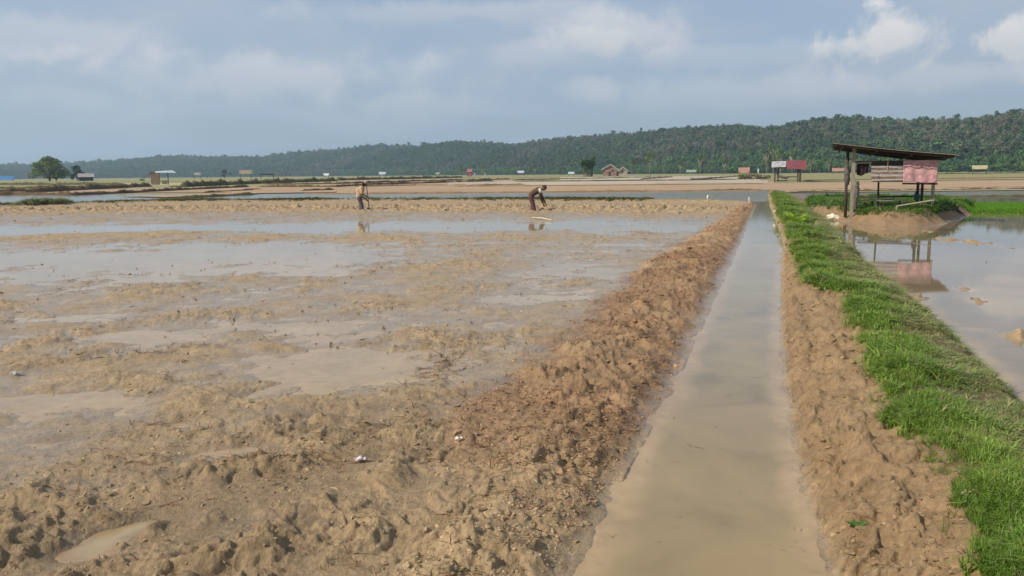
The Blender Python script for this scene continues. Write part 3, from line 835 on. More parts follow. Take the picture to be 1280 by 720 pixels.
def far_ground():
    n = 96; rs = [70, 78, 90, 120, 170, 260, 420, 700, 1200, 2200, 5400]
    v = []; f = []
    for r in rs:
        for k in range(n):
            a = 2 * math.pi * k / n; v.append((r * math.sin(a), r * math.cos(a), -0.03))
    for i in range(len(rs) - 1):
        for k in range(n):
            a = i * n + k; b = i * n + (k + 1) % n; f.append((a, b, b + n, a + n))
    b0 = len(v)
    structure(mesh_obj('ground', v, f, F_OLIVE))


far_ground()
_lvl = [0.0]


def field(name, pix, mat, sub=6, z=None):
    """a field sheet whose corners are read off the photograph on the ground level"""
    if z is None:
        _lvl[0] += 0.004; z = 0.004 + _lvl[0]
    pts = []
    for i in range(len(pix)):
        a = np.array(pix[i], float); b = np.array(pix[(i + 1) % len(pix)], float)
        for k in range(sub):
            q = a + (b - a) * k / sub; w = gp(q[0], q[1] + (RNG.normal(0, 0.06) if k else 0), z); pts.append((w[0], w[1], z))
    return structure(mesh_obj(name, pts, [tuple(range(len(pts)))], mat))


def hz(x):
    return 217 - (x - 640) * 0.0096


# pixel rows are given relative to the horizon row of their column, so each band is one depth on the ground
def band(name, x0, x1, a0, a1, b0, b1, mat, z=None):
    return field(name, [(x0, hz(x0) + a0), (x1, hz(x1) + a1), (x1, hz(x1) + b1), (x0, hz(x0) + b0)], mat, 10, z)


band('field', -700, 2200, 5.5, 5.5, 1.2, 1.2, F_OLIVE)
band('field', 380, 968, 22.5, 23.4, 9, 9, F_TAN)
band('field', 160, 640, 19, 22.5, 9.5, 8.5, F_TAN)
band('field', -300, 400, 14, 13, 6, 6, F_OLIVE)
band('field', -250, 420, 20.5, 18.0, 19.0, 11.5, F_TAN)
band('field', 120, 420, 10.5, 10.0, 7.0, 7.5, F_STRAW)
band('field', 430, 640, 10.0, 8.8, 6.0, 5.5, F_TAN)
band('field', 560, 960, 14.6, 14.8, 9.5, 10.2, F_PALE)
band('field', 700, 925, 8.8, 9.2, 5.2, 5.0, F_PALE)
band('field', 640, 1050, 5.2, 5.4, 3.0, 3.0, F_OLIVE)
band('field', 968, 1700, 27.0, 26.0, 15.5, 13.0, F_TAN)
band('field', 1000, 1700, 26.6, 25.5, 24.0, 23.0, F_STRAW)
band('field', 950, 1700, 11.5, 9.0, 2.4, 2.4, F_OLIVE)
band('field', 1010, 1700, 13.2, 12.3, 12.4, 11.3, F_STRAW)
band('field', 330, 600, 5.4, 5.0, 3.6, 3.4, F_GREEN)
band('field', -300, 160, 9.5, 8.5, 7.2, 6.8, F_STRAW)
band('field', 120, 300, 7.0, 7.0, 5.4, 5.2, F_GREEN)
# flooded strips: wide one behind the left paddy, two behind the shelter
band('flooded_strip_water', -500, 960, 37.5, 38.2, 20.0, 22.8, W_FAR, 0.003)
band('flooded_strip_water', 972, 1800, 35.0, 36.0, 27.2, 26.4, W_FAR, 0.003)
field('silt_bar', [(205, 246.5), (262, 243.5), (330, 241.2), (420, 240.0), (420, 237.5), (300, 240.0), (215, 243.5), (150, 245.0)], F_TAN, 4)


def bund(pix, w, h, mat, name='earth_bund', step=None, rough=0.35, taper=True):
    """heaped earth bank between fields; w, h in metres"""
    pts = [np.array(gp(x, hz(x) + r)) for x, r in pix]
    P = [pts[0]]
    for a, b in zip(pts[:-1], pts[1:]):
        L = np.linalg.norm(b - a); n = max(2, min(260, int(L / (step or max(0.35, L / 200)))))
        for k in range(1, n + 1): P.append(a + (b - a) * k / n)
    P = np.array(P); T = np.gradient(P, axis=0); T /= np.linalg.norm(T, axis=1)[:, None] + 1e-9
    N = np.stack([T[:, 1], -T[:, 0], 0 * T[:, 0]], -1)
    s = np.arange(len(P)) * np.linalg.norm(P[1] - P[0]); k0 = RNG.uniform(0, 200)
    hv = h * (1 + rough * 1.6 * fbm(s + k0, s * 0 + 1.5, 3.5, 3, 120)) * (1 + rough * RNG.normal(0, 0.3, len(P)))
    wv = w * (1 + rough * fbm(s + k0, s * 0 + 8.5, 5, 2, 123))
    wob = w * 0.5 * fbm(s + k0, s * 0 + 3.3, 9, 2, 126)
    if taper: e = np.clip(np.minimum(np.arange(len(P)), np.arange(len(P))[::-1]) / 6.0, 0.05, 1); hv = hv * e
    prof = [(-1.0, -0.08), (-0.62, 0.62), (-0.3, 0.97), (0.15, 1.0), (0.6, 0.6), (1.0, -0.08)]
    V = []
    for u, q in prof:
        V.append(P + N * (u * wv / 2 + wob)[:, None] * 1.0 + np.array([0, 0, 1.0]) * (hv * q)[:, None] * (1 + 0.12 * RNG.normal(0, 1, (len(P), 1)) * (q > 0.3)))
    V = np.stack(V, 1); nP, nk = V.shape[:2]; idx = np.arange(nP * nk).reshape(nP, nk)
    q = np.stack([idx[:-1, :-1], idx[1:, :-1], idx[1:, 1:], idx[:-1, 1:]], -1).reshape(-1, 4)
    return structure(np_mesh(name, V.reshape(-1, 3), q, mat, True))


# left side
bund([(-300, 21.5), (0, 18.8), (60, 17.5), (120, 14.5), (187, 12.0)], 1.5, 0.62, BUND_M)
bund([(210, 12.8), (226, 13.4)], 1.0, 0.30, BUND_G)
bund([(226, 13.2), (300, 10.5), (420, 7.6)], 1.8, 0.85, BUND_G)
bund([(-250, 22.5), (20, 20.5), (90, 21.8), (160, 19.6), (230, 16.8), (312, 13.6)], 0.8, 0.32, BUND_M)
bund([(190, 31.0), (240, 26.5), (320, 22.8)], 0.9, 0.20, BUND_G)
bund([(120, 33.4), (190, 31.0)], 1.0, 0.20, BUND_G)
bund([(250, 20.3), (320, 17.4)], 0.5, 0.15, BUND_M)
bund([(-280, 10.2), (0, 8.6), (160, 9.2)], 1.4, 0.6, BUND_G)
bund([(-280, 14.2), (0, 13.0), (90, 12.8), (160, 11.0)], 1.0, 0.4, BUND_G)
bund([(330, 10.8), (420, 11.0), (500, 9.0), (640, 7.4)], 1.0, 0.38, BUND_M)
bund([(320, 14.0), (420, 14.8), (470, 12.4), (560, 10.5), (620, 9.6)], 0.9, 0.34, BUND_M)
bund([(370, 20.2), (418, 18.2)], 0.7, 0.26, BUND_M)
bund([(300, 16.5), (330, 17.0)], 0.7, 0.2, BUND_M)
bund([(440, 14.8), (520, 13.8), (600, 14.8), (660, 14.2)], 0.8, 0.24, BUND_L)
bund([(420, 6.6), (500, 5.6), (577, 4.6)], 2.0, 0.85, BUND_G)
bund([(330, 7.8), (420, 6.8)], 1.6, 0.6, BUND_M)
# middle
bund([(560, 15.8), (700, 16.2), (960, 16.0)], 0.6, 0.14, BUND_L)
bund([(640, 8.2), (740, 7.2), (830, 6.2)], 0.9, 0.26, BUND_G)
bund([(640, 10.4), (720, 10.6), (860, 10.9), (925, 10.4)], 0.8, 0.22, BUND_M)
bund([(800, 9.2), (840, 6.4)], 1.2, 0.3, BUND_M)
bund([(860, 11.0), (925, 6.2)], 1.2, 0.34, BUND_G)
bund([(380, 23.4), (560, 23.8), (700, 23.9), (830, 24.0), (962, 24.2)], 0.6, 0.12, BUND_L)
bund([(870, 24.0), (962, 23.8)], 0.5, 0.15, BUND_M)
# right, behind the shelter
bund([(975, 27.6), (1060, 26.8), (1160, 26.4), (1280, 26.0), (1600, 25.0)], 0.8, 0.16, BUND_M)
bund([(1030, 35.0), (1100, 34.4), (1280, 34.6), (1600, 34.0)], 0.7, 0.10, BUND_G)
bund([(980, 25.0), (1040, 24.0), (1160, 24.4), (1300, 23.6)], 0.7, 0.10, BUND_L)
bund([(1000, 13.6), (1160, 12.0), (1290, 11.6)], 0.9, 0.2, BUND_L)
bund([(1160, 6.0), (1300, 5.6), (1500, 5.4)], 1.4, 0.4, BUND_G)


# ------------------------------------------------------------------ hills and forest
RIDGE = [(-420, 212, 3400), (-120, 210, 3400), (0, 209, 3300), (60, 208, 3300), (100, 206, 3200), (140, 204, 3100), (200, 199, 3000), (280, 199, 2900), (330, 198.5, 2800), (360, 196, 2700), (400, 192.5, 2600), (450, 188, 2450), (480, 185, 2300), (520, 186.5, 2150), (560, 181.5, 2000), (600, 180, 1850), (640, 182, 1700),
         (700, 174, 1550), (750, 169.5, 1430), (800, 165, 1330), (850, 162, 1250), (900, 158, 1180), (960, 160, 1120), (985, 156, 1090), (1020, 150.5, 1060), (1080, 149, 1010), (1150, 150, 970), (1200, 149, 940), (1240, 145, 920), (1280, 141, 900), (1400, 133, 860), (1560, 126, 820), (1800, 125, 800)]
_ra = np.array([math.atan2(ray(x, 217)[0], ray(x, 217)[1]) for x, y, d in RIDGE])
_rz = np.array([EYE + (ray(x, y)[2] / math.hypot(ray(x, y)[0], ray(x, y)[1])) * d for x, y, d in RIDGE])
_rz = _rz - 8.5
_rd = np.array([d for x, y, d in RIDGE], float)


def hill_z(A, t):
    """A bearing; t 0 at the foot, 1 at the ridge, past 1 behind it. Returns x, y, z"""
    dr = np.interp(A, _ra, _rd); zr = np.interp(A, _ra, _rz)
    d = dr * (0.66 + 0.34 * t)
    X = d * np.sin(A); Y = d * np.cos(A)
    prof = np.where(t < 1, np.sin(np.clip(t, 0, 1) * np.pi / 2) ** 1.15, 1 - 0.35 * (t - 1))
    bumps = 0.16 * fbm(X, Y, 240.0, 3, 140) * np.clip(4 * t * np.clip(1.05 - t, 0, 1), 0, 1)
    return X, Y, np.maximum(zr * (prof + bumps), -1) + np.where(t <= 0, -0.5, 0)


def hills():
    A = np.linspace(_ra[0], _ra[-1], 260); t = np.concatenate([[-0.02], np.linspace(0, 1.5, 40)])
    AA, TT = np.meshgrid(A, t); X, Y, Z = hill_z(AA, TT)
    nr, na = X.shape; idx = np.arange(nr * na).reshape(nr, na)
    q = np.stack([idx[:-1, :-1], idx[:-1, 1:], idx[1:, 1:], idx[1:, :-1]], -1).reshape(-1, 4)
    structure(np_mesh('hill', np.stack([X, Y, Z], -1).reshape(-1, 3), q, mat_basic('hill_scrub', (0.045, 0.075, 0.03), (0.025, 0.045, 0.02), 0.95, 0.02, 0.0)))


hills()


def crown_faces(g, n, lobes, leaf, v, f):
    """leaf-clump quads spread over uneven lobes"""
    for k in range(n):
        c, r = lobes[g.randrange(len(lobes))]
        d = Vector((g.gauss(0, 1), g.gauss(0, 1), g.gauss(0, 1))).normalized()
        p = Vector(c) + Vector((d.x * r[0], d.y * r[1], d.z * r[2])) * (g.uniform(0.35, 1.0) ** 0.45)
        nrm = (d + Vector((g.uniform(-.7, .7), g.uniform(-.7, .7), g.uniform(-.4, .9)))).normalized()
        a = nrm.orthogonal().normalized(); b = nrm.cross(a); t = g.uniform(0, 6.28)
        a, b = a * math.cos(t) + b * math.sin(t), b * math.cos(t) - a * math.sin(t)
        s = leaf * g.uniform(0.6, 1.4); i = len(v)
        v += [tuple(p + a * s * g.uniform(.7, 1.2)), tuple(p + b * s * g.uniform(.5, 1)), tuple(p - a * s * g.uniform(.7, 1.2)), tuple(p - b * s * g.uniform(.5, 1))]
        f.append((i, i + 1, i + 2, i + 3))


def tree_variant(seed, kind):
    """unit tree 1 m tall, crown only a mass of clumps, thin stem below"""
    g = random.Random(seed); v = []; f = []
    if kind == 0:      # broad
        lobes = [((g.uniform(-.22, .22), g.uniform(-.22, .22), g.uniform(.45, .82)), (g.uniform(.14, .24), g.uniform(.14, .24), g.uniform(.11, .18))) for _ in range(9)]
        crown_faces(g, 320, lobes, 0.052, v, f)
    elif kind == 1:    # tall, narrow
        lobes = [((g.uniform(-.1, .1), g.uniform(-.1, .1), z), (g.uniform(.12, .19), g.uniform(.12, .19), .12)) for z in (.5, .62, .74, .86, .94)]
        crown_faces(g, 240, lobes, 0.045, v, f)
    else:              # leafless or thin: upright twigs
        for k in range(40):
            t = g.uniform(0, 6.28); r0 = g.uniform(0, .05); zz = g.uniform(.25, .6); r1 = g.uniform(.08, .28)
            a = Vector((r0 * math.cos(t), r0 * math.sin(t), zz)); b = Vector((r1 * math.cos(t), r1 * math.sin(t), g.uniform(.75, 1.0)))
            s = Vector((-math.sin(t), math.cos(t), 0)) * 0.007; i = len(v)
            v += [tuple(a + s), tuple(a - s), tuple(b - s * .4), tuple(b + s * .4)]; f.append((i, i + 1, i + 2, i + 3))
        lobes = [((g.uniform(-.18, .18), g.uniform(-.18, .18), g.uniform(.65, .9)), (.14, .14, .1)) for _ in range(6)]
        crown_faces(g, 110, lobes, 0.034, v, f)
    m_ = MB(); m_.tube([(0, 0, -0.03), (0, 0, .3), (0.01, 0, .72)], [0.04, 0.034, 0.018] if kind == 2 else [0.022, 0.017, 0.01], 5, cap=False)
    i = len(v); v += m_.v; f += [tuple(i + q for q in ff) for ff in m_.f]
    return v, f


def mat_forest():
    mt, nt, b = new_mat('forest_leaf'); L = nt.links
    a = nod(nt, 'ShaderNodeAttribute', attribute_type='INSTANCER', attribute_name='tint')
    geo = nod(nt, 'ShaderNodeNewGeometry')
    v = ramp(nt, geo.outputs['Random Per Island'], [(0, (0.62,) * 3), (1, (1.35,) * 3)])
    c = mixc(nt, 1.0, a.outputs['Color'], v, 'MULTIPLY')
    L.new(c, b.inputs['Base Color']); b.inputs['Roughness'].default_value = 0.75; b.inputs['Specular IOR Level'].default_value = 0.12
    return mt


FOREST = mat_forest()


def forest():
    n = 42000
    A = RNG.uniform(_ra[0], _ra[-1], n); t = RNG.uniform(0.0, 1.12, n)
    # thin out by true ground area so that spacing is even
    dr = np.interp(A, _ra, _rd); keep = RNG.uniform(0, 1, n) < np.clip(dr / 2600, 0.32, 1) ** 1.0
    A, t = A[keep], t[keep]
    A = np.concatenate([A, RNG.uniform(_ra[0], _ra[-1], 3800)]); t = np.concatenate([t, RNG.uniform(-0.004, 0.06, 3800)])
    X, Y, Z = hill_z(A, t); n = len(X); D = np.hypot(X, Y)
    px = 640 + FPX * np.tan(A)
    z1 = fbm(X, Y, 170.0, 3, 150); z2 = fbm(X, Y, 60.0, 2, 154)
    h = 10.5 * np.exp(RNG.normal(0, 0.17, n)) * (1 + 0.25 * z2) * np.clip(D / 1700, 0.85, 1.35)
    big = RNG.uniform(0, 1, n) < 0.012; h = np.where(big, h * 1.3, h)
    dark = np.array([0.046, 0.086, 0.042]); mid = np.array([0.070, 0.118, 0.048]); brown = np.array([0.152, 0.148, 0.104]); bright = np.array([0.075, 0.150, 0.040]); olive = np.array([0.092, 0.120, 0.058])
    u = np.clip(0.5 + 1.1 * z2, 0, 1)[:, None]; c = dark * (1 - u) + mid * u
    ol = (RNG.uniform(0, 1, n) < 0.25)[:, None]; c = np.where(ol, olive, c)
    bare = (z1 + 0.16 * RNG.normal(0, 0.5, n) + 0.20 * (px > 640) - 0.05 * (px < 400) + 0.25 * np.exp(-((px - 460) / 45) ** 2) * (t < .35) > 0.16) & (RNG.uniform(0, 1, n) < 0.72) & ~big
    c = np.where(bare[:, None], brown * (1 + 0.25 * z2[:, None]), c)
    foot = (t < 0.05 + 0.14 * np.clip((px - 760) / 160, 0, 1) * np.clip((1100 - px) / 60, 0.35, 1)) & (px > 430) & (RNG.uniform(0, 1, n) < 0.7)
    c = np.where(foot[:, None], bright, c); h = np.where(t < 0.10, h * RNG.uniform(0.4, 0.9, n), h)
    w = np.clip(np.exp(RNG.normal(0, 0.28, n)), 0.55, 1.8)
    for nm, sel, kinds, lab in (('forest', ~(bare & ~foot), (0, 0, 0, 1, 1), 'dense green forest covering the long hill'), ('bare_woodland', bare & ~foot, (2, 2, 2), 'stands of thin leafless greyish trees among the hill forest')):
        P = np.stack([X, Y, Z - 0.3], -1)[sel]; k = len(P)
        rot = np.zeros((k, 3)); rot[:, 2] = RNG.uniform(0, 6.28, k)
        s = np.stack([h * w, h * w, h], -1)[sel]
        o = scatter_obj(nm, P, rot, s, jitter_tint(c[sel], 0.14), [tree_variant(200 + 10 * kd + i, kd) for i, kd in enumerate(kinds)], FOREST)
        stuff(o, lab, 'forest')


forest()

# ------------------------------------------------------------------ single trees
BARK = mat_basic('bark', (0.16, 0.115, 0.075), (0.09, 0.065, 0.045), 0.9, 2.0, 0.2)
PALE_BARK = mat_basic('pale_bark', (0.42, 0.37, 0.30), (0.30, 0.26, 0.20), 0.9, 2.0, 0.2)
LEAF_MID = mat_leaf('leaf_mid', (0.16, 0.215, 0.035), (0.065, 0.110, 0.022), 0.25)
LEAF_DARK = mat_leaf('leaf_dark', (0.030, 0.058, 0.024), (0.018, 0.038, 0.016), 0.2)
LEAF_LIGHT = mat_leaf('leaf_light', (0.13, 0.19, 0.045), (0.075, 0.12, 0.03), 0.3)


def tree(name, label, base, height, width, leafmat, n=1500, seed=1, trunk_h=0.25, group=None, cat='tree', lobes_n=14, bark=BARK, leaf=0.028, stem=0.025):
    g = random.Random(seed); t = thing(name, label, cat, base, group=group)
    tm = MB(); top = Vector((g.uniform(-.03, .03) * width, 0, height * 0.6))
    tm.tube([(0, 0, -0.3), (0.01 * width, 0, height * trunk_h), top], [height * stem * 1.3, height * stem, height * stem * .5], 8, 0.08)
    for k in range(5):
        a = g.uniform(0, 6.28); tm.tube([(0.01 * width, 0, height * trunk_h * g.uniform(.7, 1.1)), (math.cos(a) * width * .15, math.sin(a) * width * .15, height * .5), (math.cos(a) * width * .3, math.sin(a) * width * .3, height * .68)], [height * .016, height * .011, height * .005], 6)
    tm.build('trunk', bark, t, True)
    lobes = []
    if trunk_h == 0.0:
        for k in range(lobes_n):
            a = g.uniform(0, 6.28); u = math.sqrt(g.uniform(0, 1)); z = g.uniform(.12, 1) ** .8
            cap = math.sqrt(max(0, 1 - (max(z - .35, 0) / .62) ** 2)) * (0.85 + .15 * min(1, z / .3))
            lobes.append(((math.cos(a) * u * cap * width * .40, math.sin(a) * u * cap * width * .40, z * height * .86), (width * g.uniform(.09, .14), width * g.uniform(.09, .14), height * g.uniform(.09, .13))))
        lobes_n = 0
    for k in range(lobes_n):
        a = g.uniform(0, 6.28); rr = g.uniform(0.05, .36) * width; z = g.uniform(trunk_h + .12, .86) * height
        rr *= (1.1 - 0.55 * abs(z / height - .5))
        lobes.append(((math.cos(a) * rr, math.sin(a) * rr, z), (width * g.uniform(.11, .19), width * g.uniform(.11, .19), height * g.uniform(.09, .15))))
    v = []; f = []; crown_faces(g, n, lobes, leaf * height, v, f)
    mesh_obj('crown', v, f, leafmat, t)
    return t


tree('broad_tree', 'large round bushy green tree standing alone among fields', gp(62, hz(62) + 4.3), 14.6, 23.5, LEAF_MID, 9000, 5, 0.0, lobes_n=60, leaf=0.024)
tree('dark_tree', 'smaller dark green tree beside a pale roofed shed', gp(97, hz(97) + 3.9), 10.0, 12, LEAF_DARK, 2600, 6, 0.0, lobes_n=30, leaf=0.034)
tree('sapling_tree', 'thin pale young tree in front of the large round tree', gp(71, hz(71) + 9.6), 3.6, 2.4, LEAF_LIGHT, 260, 7, 0.35, lobes_n=6, leaf=0.05, bark=PALE_BARK)
tree('field_bush', 'low dark bush on the field edge past the white roofed hut', gp(311 - 30, hz(281) + 2.6), 9.0, 12, LEAF_DARK, 600, 8, 0.05, cat='bush', lobes_n=8, leaf=0.04)
tree('low_bush', 'low green bush beside the small white roofed hut', gp(178, hz(178) + 5.0), 2.0, 4.0, LEAF_MID, 300, 9, 0.05, cat='bush', lobes_n=6, leaf=0.09)


def edge_trees():
    spots = [(812, 4.0, 22, 0), (850, 3.8, 16, 0), (875, 3.6, 20, 0), (905, 3.8, 14, 0), (958, 3.6, 26, 0), (966, 3.6, 30, 0), (975, 3.8, 25, 0), (990, 3.5, 24, 0), (1013, 3.4, 22, 0), (1036, 3.4, 18, 0), (1060, 3.6, 17, 0), (1226, 3.2, 20, 0),
             (740 + 50, 3.8, 13, 0), (668, 3.2, 15, 0), (700, 3.3, 12, 0), (603, 2.6, 17, 0), (576, 2.6, 15, 0)]
    where = ['behind the pale green roofed hut, on its open side', 'beside the pale green roofed hut', 'just past the pale green roofed hut', 'between the green roofed and orange roofed huts', 'behind the brushwood heap and white post',
             'behind the white panel of the red roofed hut', 'close behind the red roofed hut', 'above the red roof panel of the field hut', 'between the red roofed hut and the shelter', 'next to the reddish roofed hut beyond the shelter', 'seen right behind the shelter posts', 'behind the hut with straw yellow roof',
             'beside the annex of the wooden house', 'between the raised white roofed hut and the banana clump', 'near the white gable hut by the banana clump', 'between the red booth and two white posts', 'between the blue tent and the red booth']
    for i, (px, rr, h, k) in enumerate(spots):
        b = gp(px, hz(px) + rr)
        tree('slender_tree', 'slender pale trunked tree ' + where[i], (b[0], b[1], 0), h * RNG.uniform(.6, .85), h * RNG.uniform(.28, .45), LEAF_LIGHT if i % 3 else LEAF_MID, 420, 300 + i, float(RNG.uniform(.3, .5)), 'slender trees along the forest foot', lobes_n=9, bark=PALE_BARK, leaf=0.026, stem=.010)


edge_trees()


def banana_clump(base, H):
    t = thing('banana_clump', 'clump of tall banana plants with torn leaves beside the wooden house', 'banana plant', base)
    g = random.Random(12)
    LM = mat_leaf('banana_leaf', (0.11, 0.19, 0.035), (0.05, 0.10, 0.025), 0.3); SM = mat_basic('banana_stem', (0.16, 0.17, 0.07), (0.12, 0.08, 0.04), 0.8, 3)
    for s in range(13):
        a = g.uniform(0, 6.28); r = g.uniform(0, 2.9); bx, by = r * math.cos(a), r * math.sin(a); hh = H * g.uniform(.16, .66)
        MB().tube([(bx, by, -.2), (bx * 1.1, by * 1.1, hh * .5), (bx * 1.25, by * 1.25, hh)], [.22, .18, .12], 8).build('stem', SM, t, True)
        for k in range(7):
            az = k * 0.9 + g.uniform(-.4, .4); ln = H * g.uniform(.32, .46); up = g.uniform(.5, 1.2); v = []; f = []
            p = Vector((bx * 1.25, by * 1.25, hh - .1)); d = Vector((math.cos(az) * .5, math.sin(az) * .5, up)).normalized(); side = Vector((-math.sin(az), math.cos(az), 0))
            for j in range(8):
                u = j / 7; wv = ln * .13 * math.sin(math.pi * min(1, u * .92 + .06)) ** .7 * g.uniform(.75, 1.1)
                i0 = len(v); v += [tuple(p + side * wv - Vector((0, 0, wv * .25))), tuple(p), tuple(p - side * wv - Vector((0, 0, wv * .25)))]
                if j: f += [(i0 - 3, i0 - 2, i0 + 1, i0), (i0 - 2, i0 - 1, i0 + 2, i0 + 1)]
                p = p + d * ln / 7; d = (d + Vector((0, 0, -.22))).normalized()
            mesh_obj('leaf', v, f, LM, t)
    return t


banana_clump(gp(737, hz(737) + 4.8), 12.5)

# ------------------------------------------------------------------ the field shelter on its mound
AZ = R(17.8)
EX = np.array([math.cos(AZ), -math.sin(AZ), 0]); EY = np.array([math.sin(AZ), math.cos(AZ), 0])
HZ0 = 0.40
P0 = gp(1067, 264, HZ0)


def hp(px, py, yl=0.0):
    """photograph point on the shelter's vertical plane yl metres behind its front: local x and z above the mound"""
    d = ray(px, py); q = P0 + EY * yl
    w = CAM + d * (np.dot(q - CAM, EY) / np.dot(d, EY))
    return float(np.dot(w - P0, EX)), float(w[2] - HZ0)


WOOD_GREY = mat_basic('weathered_wood', (0.33, 0.28, 0.22), (0.19, 0.155, 0.12), 0.85, 7, 0.3, stretch=(6, 6, 0.7))
WOOD_DARK = mat_basic('dark_wood', (0.090, 0.068, 0.050), (0.05, 0.038, 0.03), 0.85, 7, 0.3, stretch=(6, 6, 0.7))
WOOD_PALE = mat_basic('pale_wood', (0.44, 0.37, 0.27), (0.30, 0.24, 0.17), 0.85, 6, 0.3, stretch=(6, 6, 0.7))
RUST_TIN = mat_basic('rusty_tin', (0.112, 0.116, 0.118), (0.05, 0.05, 0.05), 0.6, 2.2, 0.1, metal=0.35)
DARK_CLOTH = mat_basic('dark_cloth', (0.045, 0.022, 0.024), (0.025, 0.015, 0.017), 0.95, 5, 0.3)
GREY_CLOTH = mat_basic('grey_cloth', (0.15, 0.13, 0.115), (0.06, 0.05, 0.045), 0.95, 12, 0.4)
TEAL = mat_basic('teal_plastic', (0.02, 0.13, 0.12), (0.015, 0.08, 0.08), 0.45, 3, 0)
SACK = mat_basic('white_sack', (0.78, 0.72, 0.56), (0.6, 0.52, 0.36), 0.75, 9, 0.3)


def mat_rust_board():
    mt, nt, b = new_mat('rust_streaked_board'); L = nt.links
    tc = nod(nt, 'ShaderNodeTexCoord'); mp = nod(nt, 'ShaderNodeMapping'); mp.inputs['Scale'].default_value = (2.2, 3, 14); L.new(tc.outputs['Object'], mp.inputs[0])
    n = nod(nt, 'ShaderNodeTexNoise', i_Scale=1.8, i_Detail=6.0, i_Roughness=0.65); L.new(mp.outputs[0], n.inputs['Vector'])
    c = ramp(nt, n.outputs[0], [(0.30, (0.055, 0.030, 0.024)), (0.48, (0.17, 0.085, 0.065)), (0.60, (0.30, 0.21, 0.18)), (0.74, (0.46, 0.42, 0.40))])
    L.new(c, b.inputs['Base Color']); b.inputs['Roughness'].default_value = 0.75
    return mt


def mat_pink():
    """faded pink cloth with rows of paler rings"""
    mt, nt, b = new_mat('pink_ring_cloth'); L = nt.links
    uv = nod(nt, 'ShaderNodeAttribute', attribute_name='sheet')
    sep = nod(nt, 'ShaderNodeSeparateXYZ'); L.new(uv.outputs['Vector'], sep.inputs[0])
    n = nod(nt, 'ShaderNodeTexNoise', i_Scale=5.0, i_Detail=4.0); L.new(uv.outputs['Vector'], n.inputs['Vector'])
    fx = math_n(nt, 'SUBTRACT', math_n(nt, 'FRACT', math_n(nt, 'MULTIPLY', sep.outputs[0], 3.05)), 0.5)
    fy = math_n(nt, 'SUBTRACT', math_n(nt, 'FRACT', math_n(nt, 'MULTIPLY', sep.outputs[1], 2.0)), 0.5)
    rr = math_n(nt, 'SQRT', math_n(nt, 'ADD', math_n(nt, 'MULTIPLY', fx, fx), math_n(nt, 'MULTIPLY', fy, fy)))
    rr = math_n(nt, 'ADD', rr, math_n(nt, 'MULTIPLY', math_n(nt, 'SUBTRACT', n.outputs[0], 0.5), 0.16))
    ring = ramp(nt, rr, [(0.14, (0, 0, 0)), (0.20, (1, 1, 1)), (0.29, (1, 1, 1)), (0.36, (0, 0, 0))])
    base = ramp(nt, n.outputs[0], [(0.3, (0.60, 0.33, 0.33)), (0.7, (0.72, 0.45, 0.43))])
    c = mixc(nt, math_n(nt, 'MULTIPLY', ring, 0.55), base, (0.47, 0.21, 0.24))
    L.new(c, b.inputs['Base Color']); b.inputs['Roughness'].default_value = 0.9
    tr = nod(nt, 'ShaderNodeBsdfTranslucent'); L.new(c, tr.inputs['Color']); mx = nod(nt, 'ShaderNodeMixShader', i_Fac=0.25)
    L.new(b.outputs[0], mx.inputs[1]); L.new(tr.outputs[0], mx.inputs[2]); L.new(mx.outputs[0], nt.nodes['Material Output'].inputs['Surface'])
    return mt


def cloth_sheet(name, c00, c10, c11, c01, mat, parent=None, nx=36, ny=24, amp=0.03, thick=0.006, seed=1, waves=3.0):
    """hanging sheet between four corners with soft folds, given a thickness"""
    c00, c10, c11, c01 = (np.array(q, float) for q in (c00, c10, c11, c01))
    u = np.linspace(0, 1, nx); v = np.linspace(0, 1, ny); U, V = np.meshgrid(u, v)
    P = (c00 * ((1 - U) * (1 - V))[..., None] + c10 * (U * (1 - V))[..., None] + c11 * (U * V)[..., None] + c01 * ((1 - U) * V)[..., None])
    nrm = np.cross(c10 - c00, c01 - c00); nrm /= np.linalg.norm(nrm)
    fold = amp * (0.6 * np.sin(U * waves * 6.28 + 1.5 * V + seed) + 1.4 * fbm(U * 3 + seed, V * 2, 1.0, 3, 160 + seed)) * (1.1 - 0.6 * V)
    P = P + nrm * fold[..., None]
    P[..., 2] += -0.03 * np.sin(U * math.pi * 2.2 + seed) * (1 - V) + 0.015 * fbm(U * 6, V * 0 + seed, 1, 2, 170) * (1 - V)
    idx = np.arange(nx * ny).reshape(ny, nx)
    q = np.stack([idx[:-1, :-1], idx[:-1, 1:], idx[1:, 1:], idx[1:, :-1]], -1).reshape(-1, 4)
    o = np_mesh(name, P.reshape(-1, 3), q, mat, True, {'sheet': np.stack([U, V, 0 * U], -1).reshape(-1, 3)})
    so_ = o.modifiers.new('thickness', 'SOLIDIFY'); so_.thickness = thick; so_.offset = 0
    if parent: o.parent = parent
    return o


